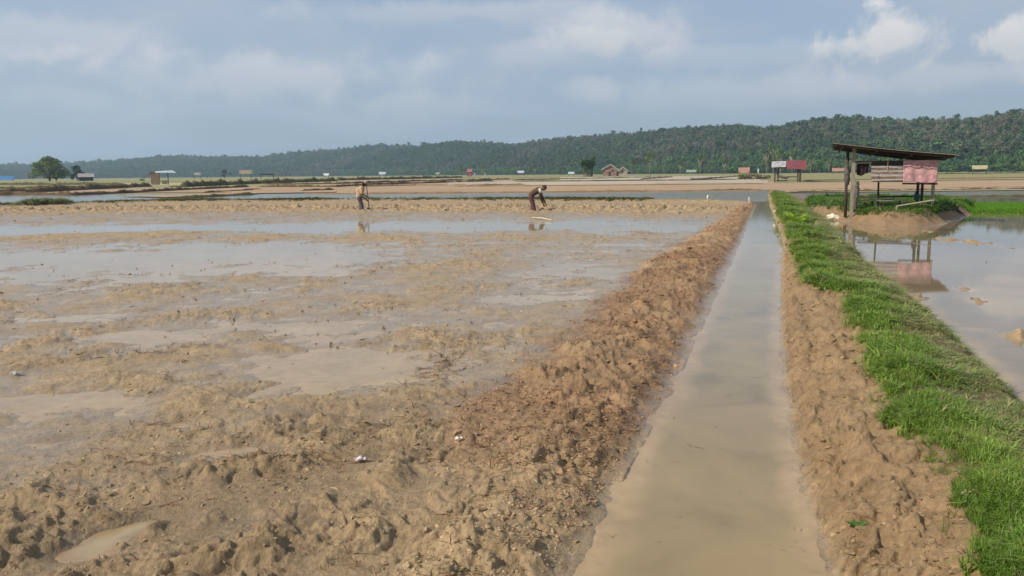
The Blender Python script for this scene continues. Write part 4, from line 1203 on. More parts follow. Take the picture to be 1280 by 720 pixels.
def shelter():
    t = thing('field_shelter', 'open timber field shelter with sloping rusty tin roof on a mud mound', 'shelter', P0, -AZ)
    # posts
    def post(px, py_top, py_bot, yl, r, mat, jit=0.06, zb=None):
        x, zt = hp(px, py_top, yl); _, zb_ = hp(px, py_bot, yl)
        zb_ = zb_ if zb is None else zb
        MB().tube([(x + .02, yl, zb_), (x, yl, (zb_ + zt) * .35), (x - .01, yl, (zb_ + zt) * .7), (x, yl, zt)], [r * 1.05, r, r * .95, r * .9], 9, jit).build('post', mat, t, True)
        return x, zt
    x, zt = hp(1068, 186, 0)
    MB().beam((x, 0, -0.25), (x, 0, zt + 0.02), 0.125, 0.11, up=(0, 1, 0)).build('post', WOOD_GREY, t)
    post(1060, 188, 262, 0.35, 0.058, WOOD_DARK, 0.12, zb=-0.25)
    post(1100, 200, 250, 1.7, 0.035, WOOD_DARK, zb=-0.25)
    x, zt = hp(1147.5, 232, 1.4); _, zq = hp(1147, 202, 1.4)
    MB().beam((x, 1.4, -0.25), (x, 1.4, zq), 0.09, 0.09, up=(0, 1, 0)).build('post', WOOD_DARK, t)
    x, zt = hp(1153, 232, 1.4)
    MB().beam((x, 1.4, -0.25), (x, 1.4, zq), 0.085, 0.085, up=(0, 1, 0)).build('post', WOOD_DARK, t)
    x, _ = hp(1166, 240, 0.75); _, zq = hp(1166, 200, 0.75)
    MB().beam((x, 0.75, -0.25), (x, 0.75, zq), 0.10, 0.09, up=(0, 1, 0)).build('post', WOOD_PALE, t)
    # roof of overlapping corrugated sheets laid along the slope
    A = hp(1042, 178.6, -.5); B = hp(1199, 193.4, -.5); Cc = hp(1038, 184.6, 2.3); Dd = hp(1176, 201, 2.3)
    rn = 4
    for k in range(rn):
        u0 = k / rn - (0.02 if k else 0); u1 = (k + 1) / rn
        nx, ny = 24, 29; V = []; Fq = []
        ex0 = random.uniform(-.06, .06); ex1 = random.uniform(-.10, .05)
        for i in range(nx):
            s = i / (nx - 1)
            for j in range(ny):
                uu = u0 + (u1 - u0) * j / (ny - 1)
                x0 = A[0] + (Cc[0] - A[0]) * uu + ex0; x1 = B[0] + (Dd[0] - B[0]) * uu + ex1
                z0 = A[1] + (Cc[1] - A[1]) * uu; z1 = B[1] + (Dd[1] - B[1]) * uu
                sag = -0.03 * math.sin(math.pi * s * 1.0)
                V.append((x0 + (x1 - x0) * s, -.5 + 2.8 * uu, z0 + (z1 - z0) * s + sag + 0.012 * math.cos(uu * rn * 2 * math.pi * 7) + 0.006 * (k % 2) + 0.008 * math.sin(3 * s + k)))
        for i in range(nx - 1):
            for j in range(ny - 1):
                a = i * ny + j; Fq.append((a, a + ny, a + ny + 1, a + 1))
        o = mesh_obj('roof_sheet', V, Fq, RUST_TIN, t, True)
        sm = o.modifiers.new('thickness', 'SOLIDIFY'); sm.thickness = 0.007; sm.offset = 0
    m_ = MB(); nseg = 10
    for i in range(nseg):
        q = lambda s: (A[0] + (B[0] - A[0]) * s, -.53, A[1] + (B[1] - A[1]) * s - .012 - .03 * math.sin(math.pi * s))
        m_.beam(q(i / nseg), q((i + 1) / nseg - .004), .02, .022)
    m_.build('sunlit_eave_line', WOOD_GREY, t)  # added pale strip: its colour stands for sun on the tin's front edge
    # purlins and rafters under the sheets
    for uu in (0.06, 0.5, 0.92):
        a = Vector((A[0] + (Cc[0] - A[0]) * uu + .06, -.5 + 2.8 * uu, A[1] + (Cc[1] - A[1]) * uu - 0.06)); b = Vector((B[0] + (Dd[0] - B[0]) * uu - .12, -.5 + 2.8 * uu, B[1] + (Dd[1] - B[1]) * uu - 0.06))
        md_ = (a + b) / 2 - Vector((0, 0, .03)); MB().tube([a, md_, b], 0.04, 7, 0.08).build('rafter', WOOD_DARK, t, True)
    for s in (0.08, 0.36, 0.64, 0.9):
        a = Vector((A[0] + (B[0] - A[0]) * s, -.45, A[1] + (B[1] - A[1]) * s - 0.12 - .03 * math.sin(math.pi * s))); b = Vector((Cc[0] + (Dd[0] - Cc[0]) * s, 2.25, Cc[1] + (Dd[1] - Cc[1]) * s - 0.12 - .03 * math.sin(math.pi * s)))
        MB().tube([a, b], 0.03, 7, 0.05).build('purlin', WOOD_DARK, t, True)
    # rails
    def rail(pa, pb, yl, w, th, mat, nm='rail'):
        xa, za = hp(*pa, yl); xb, zb = hp(*pb, yl)
        MB().beam((xa, yl, za), (xb, yl, zb), w, th, up=(0, 1, 0) if False else (0, 0, 1)).build(nm, mat, t)
    rail((1066, 202.5), (1172, 201), 0.09, 0.05, 0.07, WOOD_DARK)
    rail((1070, 226.3), (1130, 226.3), 0.0, 0.05, 0.075, WOOD_PALE)
    rail((1128, 229.5), (1172, 229.8), 0.07, 0.05, 0.06, WOOD_DARK)
    rail((1074, 246.3), (1150, 245.2), 1.5, 0.05, 0.06, WOOD_DARK)
    rail((1070, 250.6), (1118, 249.6), 1.2, 0.06, 0.05, WOOD_DARK)
    rail((1070, 203.5), (1090, 203.2), 0.05, 0.05, 0.05, WOOD_GREY)
    # wall of thin boards with rust streaks
    RB = mat_rust_board(); WALL_BOARD = mat_basic('greyed_board', (0.50, 0.46, 0.43), (0.30, 0.22, 0.19), .8, 3, .1, stretch=(1, 3, 8))
    nb = 7
    for k in range(nb):
        ya = 207.2 + (226.0 - 207.2) * k / nb; yb = 207.2 + (226.0 - 207.2) * (k + 1) / nb
        xa, z1 = hp(1088.5 + random.uniform(-.6, .6), ya); xb, z0 = hp(1130.5, yb)
        sl_ = random.uniform(-.012, .012)
        m_ = MB(); m_.beam((xa, -0.07, (z0 + z1) / 2 + sl_), (xb, -0.07, (z0 + z1) / 2 - sl_), 0.022, (z1 - z0) * (.80 if k % 2 else .62))
        m_.build('board', RB if k % 2 else WALL_BOARD, t)
    xa, z1 = hp(1089, 201.5, .12); xb, z0 = hp(1131, 207, .12)
    MB().beam((xa, 0.13, (z0 + z1) / 2), (xb, 0.13, (z0 + z1) / 2), 0.02, z1 - z0).build('top_board', WOOD_DARK, t)
    xa, z1 = hp(1110, 200, -.09); _, z0 = hp(1110, 214, -.09)
    MB().beam((xa, -0.095, z0), (xa, -0.095, z1), 0.03, 0.018, up=(0, 1, 0)).build('batten', WOOD_PALE, t)
    # bench of planks inside, low
    xa, za = hp(1087, 250.5, .9); xb, zb = hp(1129, 251.0, .9)
    for k in range(3):
        MB().beam((xa, .72 + .17 * k, za), (xb, .72 + .17 * k, za), .155, .03).build('bench_plank', WOOD_GREY, t)
    for xx in (xa + .1, xb - .1):
        MB().tube([(xx, .9, -.2), (xx, .9, za - .018)], .035, 7).build('bench_leg', WOOD_DARK, t)
    # things leaning on, hanging from or lying by it
    def world(x, y, z): return P0 + EX * x + EY * y + np.array([0, 0, z])
    # pink cloth hung on the front
    xa, zb = hp(1128.5, 227.5, -.02); xb, _ = hp(1170.5, 229, -.02); _, zt = hp(1128.5, 200.8, -.02); _, zt2 = hp(1171, 199.6, -.02)
    c = cloth_sheet('hanging_cloth', (xa, -.10, zb), (xb, -.10, zb - .03), (xb + .02, -.09, zt2), (xa - .03, -.09, zt), mat_pink(), seed=3)
    c.location = tuple(P0); c.rotation_euler = (0, 0, -AZ); tag(c, 'faded pink cloth with ring pattern hung on the shelter front', 'cloth')
    xa, zt = hp(1071.5, 204.5, .1); xb, zb = hp(1084.5, 217.5, .1); _, zb2 = hp(1071, 219.5, .1)
    c = cloth_sheet('dark_cloth', (xa, .1, zb2), (xb, .1, zb), (xb + .05, .1, zt), (xa, .1, zt), DARK_CLOTH, seed=5, nx=16, ny=14)
    c.location = tuple(P0); c.rotation_euler = (0, 0, -AZ); tag(c, 'dark maroon cloth hung between shelter post and board wall', 'cloth')
    def bundle(name, pxs, yl, wr, mat, label, cat, seed):
        g = random.Random(seed); (px0, py0), (px1, py1) = pxs
        x0, z0 = hp(px0, py0, yl); x1, z1 = hp(px1, py1, yl); n = 12; pts = []; rad = []
        for k in range(n):
            u = k / (n - 1); pts.append((x0 + (x1 - x0) * u + g.uniform(-.015, .015), yl + g.uniform(-.015, .015), z0 + (z1 - z0) * u)); rad.append(wr * (0.35 + .75 * math.sin(math.pi * min(1, u * .85 + .1)) ** .8) * g.uniform(.85, 1.15))
        o = MB().tube(pts, rad, 12, .14).build(name, mat, None, True)
        o.location = tuple(P0); o.rotation_euler = (0, 0, -AZ); return tag(o, label, cat)
    bundle('hanging_bundle', ((1058.5, 206), (1059, 231)), .22, .095, GREY_CLOTH, 'dark bundle of old clothes hung on the rough dark shelter post', 'bundle', 3)
    bundle('hanging_bag', ((1071.5, 226), (1071, 249)), -.14, .075, GREY_CLOTH, 'limp grey bag hanging on the squared grey shelter post', 'bag', 4)
    bundle('hanging_rag', ((1069, 247), (1069.5, 262)), -.12, .055, GREY_CLOTH, 'small grey rag hanging low on the squared grey shelter post', 'rag', 9)
    # teal can by the inner posts
    x, z0 = hp(1146, 250, 1.2); _, z1 = hp(1146, 240.5, 1.2)
    cn = thing('jerry_can', 'small teal jerry can beside the dark inner posts of the shelter', 'can', world(x, 1.25, z0), -AZ)
    m_ = MB(); m_.tube([(0, 0, 0), (0, 0, .02), (0, 0, .2), (0, 0, .26), (0, 0, z1 - z0 - .02)], [.09, .1, .1, .07, .035], 10); m_.build('can_body', TEAL, cn, True)
    MB().tube([(0, 0, z1 - z0 - .02), (0, 0, z1 - z0 + .02)], .04, 8).build('cap', DARK_CLOTH, cn)
    MB().tube([(-.03, 0, .24), (-.07, 0, .31), (-.02, 0, .33)], .012, 6).build('handle', TEAL, cn)
    # support of the can: a low shelf log
    # leaning plank
    xa, za = hp(1122, 257.3, -.35); xb, zb = hp(1168, 250.2, -.35)
    lp = MB().beam((xa, -.35, za), (xb, -.2, zb), .20, .03).build('slanting_plank', WOOD_PALE); lp.location = tuple(P0); lp.rotation_euler = (0, 0, -AZ)
    tag(lp, 'long pale plank slanting up across the grass below the pink cloth', 'plank')
    xs_, _ = hp(1121, 258, -.35)
    st = MB().tube([(xs_, -.35, -.25), (xs_ + .01, -.35, za - .0)], .045, 8, .06).build('short_stake', WOOD_PALE); st.location = tuple(P0); st.rotation_euler = (0, 0, -AZ)
    tag(st, 'short pale stake under the lower end of the slanting plank', 'stake')
    xs2, _ = hp(1167, 250, -.2)
    # dark pot
    x, z0 = hp(1096, 259, .3); _, z1 = hp(1096, 250.5, .3)
    pt = thing('cooking_pot', 'blackened cooking pot in the grass under the shelter bench', 'pot', world(x, .3, 0), -AZ)
    MB().tube([(0, 0, .0), (0, 0, .05), (0, 0, .14), (0, 0, .22), (0, 0, .23)], [.10, .17, .19, .16, .18], 12).build('pot_body', mat_basic('soot', (.02, .02, .02), (.035, .03, .028), .7, 8, .1), pt, True)
    MB().tube([(-.18, 0, .18), (-.23, 0, .21), (-.18, 0, .24)], .012, 6).build('handle', WOOD_DARK, pt)
    MB().tube([(.18, 0, .18), (.23, 0, .21), (.18, 0, .24)], .012, 6).build('handle', WOOD_DARK, pt)
    # dead branch sprawling off the right end of the mound
    b0 = gp(1178, 258, .42); b1 = gp(1188, 260, .40); b2 = gp(1197, 264, .25); b3 = gp(1206, 269.5, .05)
    br = MB(); br.tube([b0, b1 + np.array([0, 0, .05]), b2 + np.array([0, 0, .04]), b3], [.05, .07, .06, .03], 8, .15)
    br.tube([b1, b1 + np.array([-.15, .1, .35])], [.03, .012], 6, .1); br.tube([b1 + np.array([.1, 0, .03]), b1 + np.array([.3, .2, .3])], [.025, .01], 6, .1)
    tag(br.build('dead_branch', WOOD_DARK, None, True), 'dark dead branch lying down the end of the shelter mound', 'branch')


shelter()


def sack():
    b = gp(1043, 263.5, 0.36); g = random.Random(5); bm = bmesh.new(); bmesh.ops.create_icosphere(bm, subdivisions=4, radius=1)
    for v in bm.verts:
        c = v.co; n = pn(np.array([c.x * 1.7 + 3]), np.array([c.y * 1.7 + c.z]), 180)[0] + .5 * pn(np.array([c.x * 4]), np.array([c.z * 4 + c.y]), 181)[0]
        s = 1 + .28 * n; v.co = Vector((c.x * .21 * s, c.y * .15 * s, max(c.z, -.75) * .125 * s + .09 + (.02 if c.x < 0 else -.015)))
    me = bpy.data.meshes.new('white_sack'); bm.to_mesh(me); bm.free(); me.polygons.foreach_set('use_smooth', [True] * len(me.polygons)); me.materials.append(SACK)
    o = bpy.data.objects.new('white_sack', me); COL.objects.link(o); o.location = (b[0], b[1], ground_z(b[0], b[1]) - 0.01); o.rotation_euler = (0, 0, -.3); o.scale = (1.25, 1.25, 1.3)
    tag(o, 'cream white filled sack lying in the grass beside the shelter posts', 'sack')


sack()

# ------------------------------------------------------------------ farm huts and houses farther out
TIN_WHITE = mat_basic('bright_tin', (0.50, 0.53, 0.56), (0.34, 0.36, 0.39), 0.45, 1.5, 0)
TIN_RED = mat_basic('dull_red_tin', (0.20, 0.055, 0.06), (0.13, 0.04, 0.045), 0.6, 1.2, 0)
TIN_GREY = mat_basic('grey_tin', (0.36, 0.34, 0.31), (0.24, 0.22, 0.20), 0.6, 1.0, 0)
TIN_DARK = mat_basic('dark_roof', (0.060, 0.052, 0.047), (0.035, 0.03, 0.028), 0.8, 1.0, 0)
THATCH = mat_basic('thatch', (0.34, 0.27, 0.16), (0.22, 0.17, 0.10), 0.95, 2.0, 0.2)
ORANGE_ROOF = mat_basic('faded_orange_roof', (0.36, 0.20, 0.14), (0.28, 0.15, 0.10), 0.8, 1.0, 0)
BLUE_TARP = mat_basic('blue_tarp', (0.05, 0.19, 0.40), (0.03, 0.13, 0.30), 0.5, 1.0, 0)
WALL_TAN = mat_basic('tan_board_wall', (0.42, 0.29, 0.19), (0.30, 0.20, 0.13), 0.85, 1.5, 0)
WALL_RED = mat_basic('reddish_board_wall', (0.40, 0.25, 0.21), (0.17, 0.075, 0.065), 0.85, 0.9, 0, stretch=(1, 1, 1.6))
WALL_PALE = mat_basic('pale_board_wall', (0.46, 0.37, 0.29), (0.34, 0.26, 0.2), 0.85, 1.5, 0)
WHITE_PAINT = mat_basic('white_paint', (0.66, 0.66, 0.63), (0.52, 0.52, 0.48), 0.6, 2.0, 0)
PINK_PAINT = mat_basic('pink_red_paint', (0.50, 0.14, 0.13), (0.40, 0.10, 0.10), 0.6, 1.0, 0)
YELLOW_TIN = mat_basic('straw_yellow_roof', (0.42, 0.36, 0.21), (0.32, 0.27, 0.15), 0.7, 1.0, 0)
GREEN_TIN = mat_basic('pale_green_roof', (0.24, 0.30, 0.22), (0.18, 0.24, 0.17), 0.6, 1.0, 0)
DARK_HOLE = mat_basic('dark_boards', (0.035, 0.028, 0.024), (0.02, 0.016, 0.014), 0.9, 1.0, 0)


def slab(parent, name, pts, th, mat):
    """flat roof sheet given by 4 corners, with thickness"""
    p = [Vector(q) for q in pts]; n = (p[1] - p[0]).cross(p[3] - p[0]).normalized() * th
    return mesh_obj(name, [tuple(q) for q in p] + [tuple(q - n) for q in p], [(0, 1, 2, 3), (7, 6, 5, 4), (0, 4, 5, 1), (1, 5, 6, 2), (2, 6, 7, 3), (3, 7, 4, 0)], mat, parent)


def far_hut(label, px, row, wpx, hpx, roof, style='lean', wall=None, wall_u=None, roof_px=3.0, cat='hut', name='field_hut', depth=None, post=WOOD_DARK, yaw=0.0, shelf=True, rise=None):
    """open hut: size in photograph pixels at the distance of its foot; yaw relative to facing the viewer"""
    b = gp(px, hz(px) + row); d = math.hypot(b[0], b[1]); k = d / FPX
    W, H, RH = wpx * k, hpx * k, roof_px * k; D = depth or max(2.0, W * .62)
    t = thing(name, label, cat, (b[0], b[1], 0), -math.atan2(b[0], b[1]) + yaw)
    pr = max(0.06, 0.16 * k * 2); zt = H - RH
    for sx in (-.42, .42):
        for yy in (0.12, D - .12):
            MB().tube([(sx * W, yy, -.3), (sx * W + .02, yy, zt + .02 + (RH * .35 if style != 'gable' else 0))], pr, 6).build('post', post, t)
    if style == 'lean':        # roof falls towards the viewer
        slab(t, 'roof', [(-W / 2, -.35, zt), (W / 2, -.35, zt), (W / 2, D + .3, H), (-W / 2, D + .3, H)], .05, roof)
    elif style == 'flat':
        slab(t, 'roof', [(-W / 2, -.35, H - RH * .2), (W / 2, -.35, H - RH * .55), (W / 2, D + .3, H - RH * .2), (-W / 2, D + .3, H)], RH * .5, roof)
    elif style == 'gable':     # ridge across the view
        slab(t, 'roof', [(-W / 2, -.4, zt), (W / 2, -.4, zt), (W / 2, D / 2, H), (-W / 2, D / 2, H)], .06, roof)
        slab(t, 'roof', [(W / 2, D + .4, zt), (-W / 2, D + .4, zt), (-W / 2, D / 2 + .01, H), (W / 2, D / 2 + .01, H)], .06, roof)
    elif style == 'tent':
        slab(t, 'roof', [(-W / 2, -.4, zt), (0, -.4, H), (0, D + .4, H), (-W / 2, D + .4, zt)], .05, roof)
        slab(t, 'roof', [(0.01, -.4, H), (W / 2, -.4, zt), (W / 2, D + .4, zt), (0.01, D + .4, H)], .05, roof)
    if wall:
        u0, u1 = wall_u or (-.42, .42)
        hh = zt * 1.0
        MB().box(((u0 + u1) / 2 * W, .10, hh / 2 - .05), ((u1 - u0) * W, .06, hh + .1)).build('wall', wall, t)
        MB().box((u0 * W + .03, D / 2 + .1, hh / 2 - .05), (.06, D - .3, hh + .1)).build('wall', wall, t)
    if shelf:
        MB().box((0, D / 2, H * .30), (W * .80, D * .8, .07)).build('platform', WOOD_DARK, t)
    return t


# red roofed hut on the tan field
TIN_STAINED = mat_basic('stained_tin', (0.42, 0.42, 0.43), (0.20, 0.17, 0.17), .6, 1.6, 0)


def red_hut():
    px, row = 985, 13.6
    b = gp(px, hz(px) + row); d = math.hypot(b[0], b[1]); k = d / FPX
    t = thing('field_hut', 'open field hut with dull red tin roof and one white roof panel', 'hut', (b[0], b[1], 0), -math.atan2(b[0], b[1]))
    X = lambda p: (p - px) * k
    z = lambda y: (hz(px) + row - y) * k
    for p, yy, m_ in ((970, 0.2, WOOD_DARK), (973.5, 2.4, WOOD_DARK), (995.5, .2, WOOD_DARK), (998.5, .1, WOOD_DARK), (998, 2.4, WOOD_DARK)):
        MB().tube([(X(p), yy, -.3), (X(p), yy, z(210.5))], .13, 7, .06).build('post', m_, t)
    e = 0.0
    slab(t, 'roof_panel', [(X(966), -.4, z(210.3)), (X(982), -.4, z(209.9)), (X(982), 1.5, z(203.0)), (X(966), 1.5, z(203.4))], .04, TIN_STAINED)
    slab(t, 'roof_panel', [(X(982.1), -.4, z(211.8)), (X(1005.8), -.4, z(213.2)), (X(1004), 1.5, z(202.2)), (X(982.1), 1.5, z(202.5))], .04, TIN_RED)
    slab(t, 'roof_panel', [(X(1005), 3.2, z(212)), (X(965), 3.2, z(211)), (X(966), 1.52, z(203.5)), (X(1004), 1.52, z(202.4))], .04, TIN_RED)
    MB().box((X(963.6), 1.4, z(207.0)), (.25, 1.6, 6.5 * k)).build('gable_board', DARK_HOLE, t)
    MB().box((X(984), 1.2, z(221.6)), (24 * k, .15, .14)).build('rail', WOOD_DARK, t)
    # sagging seat between the posts
    MB().tube([(X(971.5), .8, z(217.4)), (X(974.5), .6, z(220.0)), (X(978), .5, z(221.6)), (X(983), .5, z(222.6)), (X(986), .5, z(221.6))], [.12, .2, .26, .24, .12], 8, .1).build('hammock', GREY_CLOTH, t, True)
    MB().box((X(979.5), .9, z(226.2)), (10 * k, 1.0, .12)).build('bench', WOOD_DARK, t)
    return t


red_hut()


# small hut with white roof on the left
def white_roof_hut():
    px, row = 203, 9.8
    b = gp(px, hz(px) + row); d = math.hypot(b[0], b[1]); k = d / FPX
    t = thing('field_hut', 'small field hut with bright white tin roof and one tan board wall', 'hut', (b[0], b[1], 0), -math.atan2(b[0], b[1]))
    X = lambda p: (p - px) * k
    z = lambda y: (hz(px) + row - y) * k
    slab(t, 'roof', [(X(196), -.5, z(217.2)), (X(218.4), -.5, z(217.6)), (X(214.5), 2.4, z(214.6)), (X(197), 2.4, z(215.6))], .05, TIN_WHITE)
    slab(t, 'lower_roof', [(X(189), -.3, z(217.9)), (X(196.5), -.3, z(217.4)), (X(197), 2.4, z(215.8)), (X(190), 2.4, z(216.6))], .08, TIN_DARK)
    for k2 in range(5):
        MB().box((X(192.1 + 1.75 * k2), .05, (z(218) - .2) / 2), (1.70 * k, .05 + .01 * (k2 % 2), z(218) + .2)).build('board', WALL_TAN, t)
    for p, yy in ((200.5, 0), (209.5, 0), (209.3, 2.0), (192, 2.0)):
        MB().tube([(X(p), yy, -.3), (X(p), yy, z(216.8))], .07, 6).build('post', WOOD_DARK, t)
    MB().box((X(204.8), .8, z(226.4)), (8.6 * k, 1.4, .09)).build('platform', WOOD_DARK, t)
    MB().box((X(205.5), 1.5, z(228.6)), (6 * k, .06, 3.4 * k)).build('back_board', WHITE_PAINT, t)
    MB().tube([(X(184), .5, z(218.4)), (X(191), .4, z(217.4))], .05, 6).build('pole', WOOD_GREY, t)
    return t


white_roof_hut()


TIN_PALE = mat_basic('pale_grey_tin', (0.55, 0.50, 0.44), (0.42, 0.38, 0.34), .6, 1, 0)


def wooden_house():
    px, row = 764, 4.4
    b = gp(px, hz(px) + row); d = math.hypot(b[0], b[1]); k = d / FPX; z0 = hz(px) + row
    t = thing('wooden_house', 'weathered wooden farmhouse with grey gable roof and smaller annex', 'house', (b[0], b[1], 0), -math.atan2(b[0], b[1]) + 0.0)
    X = lambda p: (p - px) * k
    z = lambda y: (z0 - y) * k
    def gable(x0, x1, xr, ye, yr, y0, dep, wall, roof, ov):
        v = [(X(x0), y0, -.2), (X(x1), y0, -.2), (X(x1), y0, z(ye)), (X(xr), y0, z(yr)), (X(x0), y0, z(ye))]
        mesh_obj('wall', v + [(p[0], p[1] + dep, p[2]) for p in v], [(0, 1, 2, 3, 4), (9, 8, 7, 6, 5), (0, 5, 6, 1), (1, 6, 7, 2), (4, 9, 5, 0)], wall, t)
        s = (z(ye) - z(yr)) / (X(x0) - X(xr)); 
        slab(t, 'roof', [(X(x0) - ov, y0 - .7, z(ye) - ov * s + .12), (X(xr), y0 - .7, z(yr) + .15), (X(xr), y0 + dep + .5, z(yr) + .15), (X(x0) - ov, y0 + dep + .5, z(ye) - ov * s + .12)], .4, roof)
        s2 = (z(yr) - z(ye)) / (X(x1) - X(xr))
        slab(t, 'roof', [(X(xr) + .02, y0 - .7, z(yr) + .15), (X(x1) + ov, y0 - .7, z(ye) - ov * s2 + .12), (X(x1) + ov, y0 + dep + .5, z(ye) - ov * s2 + .12), (X(xr) + .02, y0 + dep + .5, z(yr) + .15)], .4, roof)
    gable(754.2, 770.5, 763, 210.8, 205.8, 0, 8, WALL_RED, TIN_PALE, 1.2)
    gable(773.2, 783.4, 778.2, 213.0, 209.3, -1.2, 5.5, WALL_PALE, TIN_PALE, 1.0)
    for p, m_ in ((758.5, WALL_PALE), (765.5, DARK_HOLE)):
        f = MB().box((X(p), -.06, z(213.6)), (2.2 * k, .10, 2.2 * k)).build('window', m_, t)
        MB().box((X(p), -.13, z(214.9)), (2.8 * k, .12, .12)).build('sill', WOOD_GREY, f)
    MB().box((X(762), -.06, z(217.2)), (2.0 * k, .10, 4.6 * k)).build('door', DARK_HOLE, t)
    MB().box((X(777.5), -1.26, z(215.2)), (1.9 * k, .10, 2.2 * k)).build('window', DARK_HOLE, t)
    MB().box((X(771.8), 1.0, z(216.5)), (2.6 * k, 2.4, 7 * k)).build('passage', DARK_HOLE, t)
    return t


wooden_house()
far_hut('tiny pale straw roofed shelter on posts left of a dark flat roofed one', 307.5, 4.2, 14, 11, THATCH, 'gable', roof_px=4.5)
far_hut('low shelter with dark flat roof on thin posts in the field', 334, 3.6, 17, 7.0, TIN_DARK, 'flat', roof_px=2.6, shelf=False)
far_hut('small pole hut with greyish tin roof beyond the white roofed hut', 247, 2.6, 7, 7.0, TIN_GREY, 'gable', roof_px=3, shelf=False)
far_hut('low white tarpaulin shelter far out in the field near a pole hut', 262, 2.2, 5.5, 3.6, WHITE_PAINT, 'tent', roof_px=2.6, shelf=False)
far_hut('dark shed with pale grey pitched roof beside the dark green tree', 108, 4.0, 16, 8.2, TIN_GREY, 'gable', DARK_HOLE, roof_px=4.0, shelf=False, name='shed', cat='shed')
far_hut('long low shed with bright blue roof before the distant treeline', 5, 3.0, 19, 5.0, BLUE_TARP, 'lean', roof_px=4.0, name='shed', cat='shed', shelf=False)
far_hut('lone tiny white roofed shelter in front of the dark hill', 408, 2.2, 6.5, 4.6, WHITE_PAINT, 'lean', roof_px=2.8, shelf=False)
far_hut('little hut with white sloping roof beneath grey bare trees', 478, 2.6, 8.5, 6.0, TIN_WHITE, 'lean', roof_px=3.0, shelf=False)
far_hut('small bright blue tarpaulin tent by the green field edge', 533, 2.6, 9.5, 6.0, BLUE_TARP, 'tent', roof_px=4.4, cat='tent', name='tarpaulin_tent', shelf=False)
far_hut('tiny grey roofed hut between the blue tent and red booth', 547, 2.4, 5, 4.6, TIN_GREY, 'gable', roof_px=2.2, shelf=False)
far_hut('narrow red booth with pinkish walls standing at the forest foot', 587, 3.0, 6.0, 9.0, PINK_PAINT, 'gable', PINK_PAINT, (-.45, .45), roof_px=3.5, name='booth', cat='booth', shelf=False)
far_hut('small raised hut with white roof before the brownish trees', 651, 3.0, 8.5, 6.4, TIN_WHITE, 'lean', roof_px=2.8)
far_hut('small hut with white gable roof next to the banana clump', 714, 3.2, 7.5, 4.6, TIN_WHITE, 'gable', roof_px=2.6, shelf=False)
far_hut('hut with faded orange roof in front of the bright green thicket', 930, 4.6, 13, 9.0, ORANGE_ROOF, 'lean', roof_px=6.6)
far_hut('low hut with pale green roof at the edge of the forest', 864, 3.2, 12, 5.6, GREEN_TIN, 'gable', roof_px=3.0, shelf=False)
far_hut('low hut with pale reddish roof beyond the shelter posts', 1048, 4.6, 14, 7.0, ORANGE_ROOF, 'gable', roof_px=3.8)
far_hut('distant hut with grey tin roof before the forest right of the shelter', 1193, 3.4, 12, 6.4, TIN_GREY, 'gable', roof_px=2.4, shelf=False)
far_hut('small hut with straw yellow roof on posts in the olive field', 1224, 7.0, 14.5, 10.0, YELLOW_TIN, 'lean', roof_px=4.0)


def white_sacks():
    for px in (1202.5, 1207):
        b = gp(px, hz(px) + 3.4); k = math.hypot(b[0], b[1]) / FPX
        g = random.Random(px); m_ = MB()
        m_.tube([(-1.1, 0, .4), (-.8, 0, .9), (0, .1, 1.3), (.8, 0, 1.0), (1.1, 0, .5)], [.35, .75, 1.0, .8, .4], 9, .15)
        o = m_.build('white_bale', WHITE_PAINT, None, True); o.location = (b[0], b[1], -0.1); o.scale = (.72, .72, .9)
        tag(o, 'rounded white bale lying in the field beside the grey roofed hut', 'bale', 'white bales in the far field')


white_sacks()


def stick(name, label, cat, base, h, r, mat, lean=(0, 0), cap=None):
    t = thing(name, label, cat, base)
    MB().tube([(0, 0, -.25), (lean[0] * .5, lean[1] * .5, h * .5), (lean[0], lean[1], h)], [r * 1.1, r, r * .85], 8, .05).build('stake', mat, t, True)
    if cap:
        m_ = MB(); m_.tube([(lean[0], lean[1], h - .16), (lean[0], lean[1], h - .12), (lean[0] - .02, lean[1], h - .02), (lean[0], lean[1], h + .05), (lean[0], lean[1], h + .07)], [.02, .045, .06, .04, .01], 10, .12)
        m_.build('cap', cap, t, True)
    return t


b = gp(886, 264.5); stick('marker_stake', 'thin pale stake with white cap standing in the mud ridge', 'stake', (b[0], b[1], ground_z(b[0], b[1]) - .02), 0.62, .022, WOOD_PALE, (-.05, 0), WHITE_PAINT)
b = gp(937, 256.5); stick('white_stake', 'short leaning white stake where the canal meets the flooded strip', 'stake', (b[0], b[1], max(0, ground_z(b[0], b[1])) - .02), 0.38, .03, WHITE_PAINT, (-.06, 0))
b = gp(948, hz(948) + 5.2); stick('white_post', 'white post standing behind the brushwood heap', 'post', (b[0], b[1], 0), 3.0, .30, WHITE_PAINT, (-.15, 0))
for px in (593.5, 606.5):
    b = gp(px, hz(px) + 2.6); stick('boundary_post', 'tiny white post ' + ('close beside the red booth' if px < 600 else 'standing apart in the open past the red booth'), 'post', (b[0], b[1], 0), 2.6, .35, WHITE_PAINT, (0, 0))


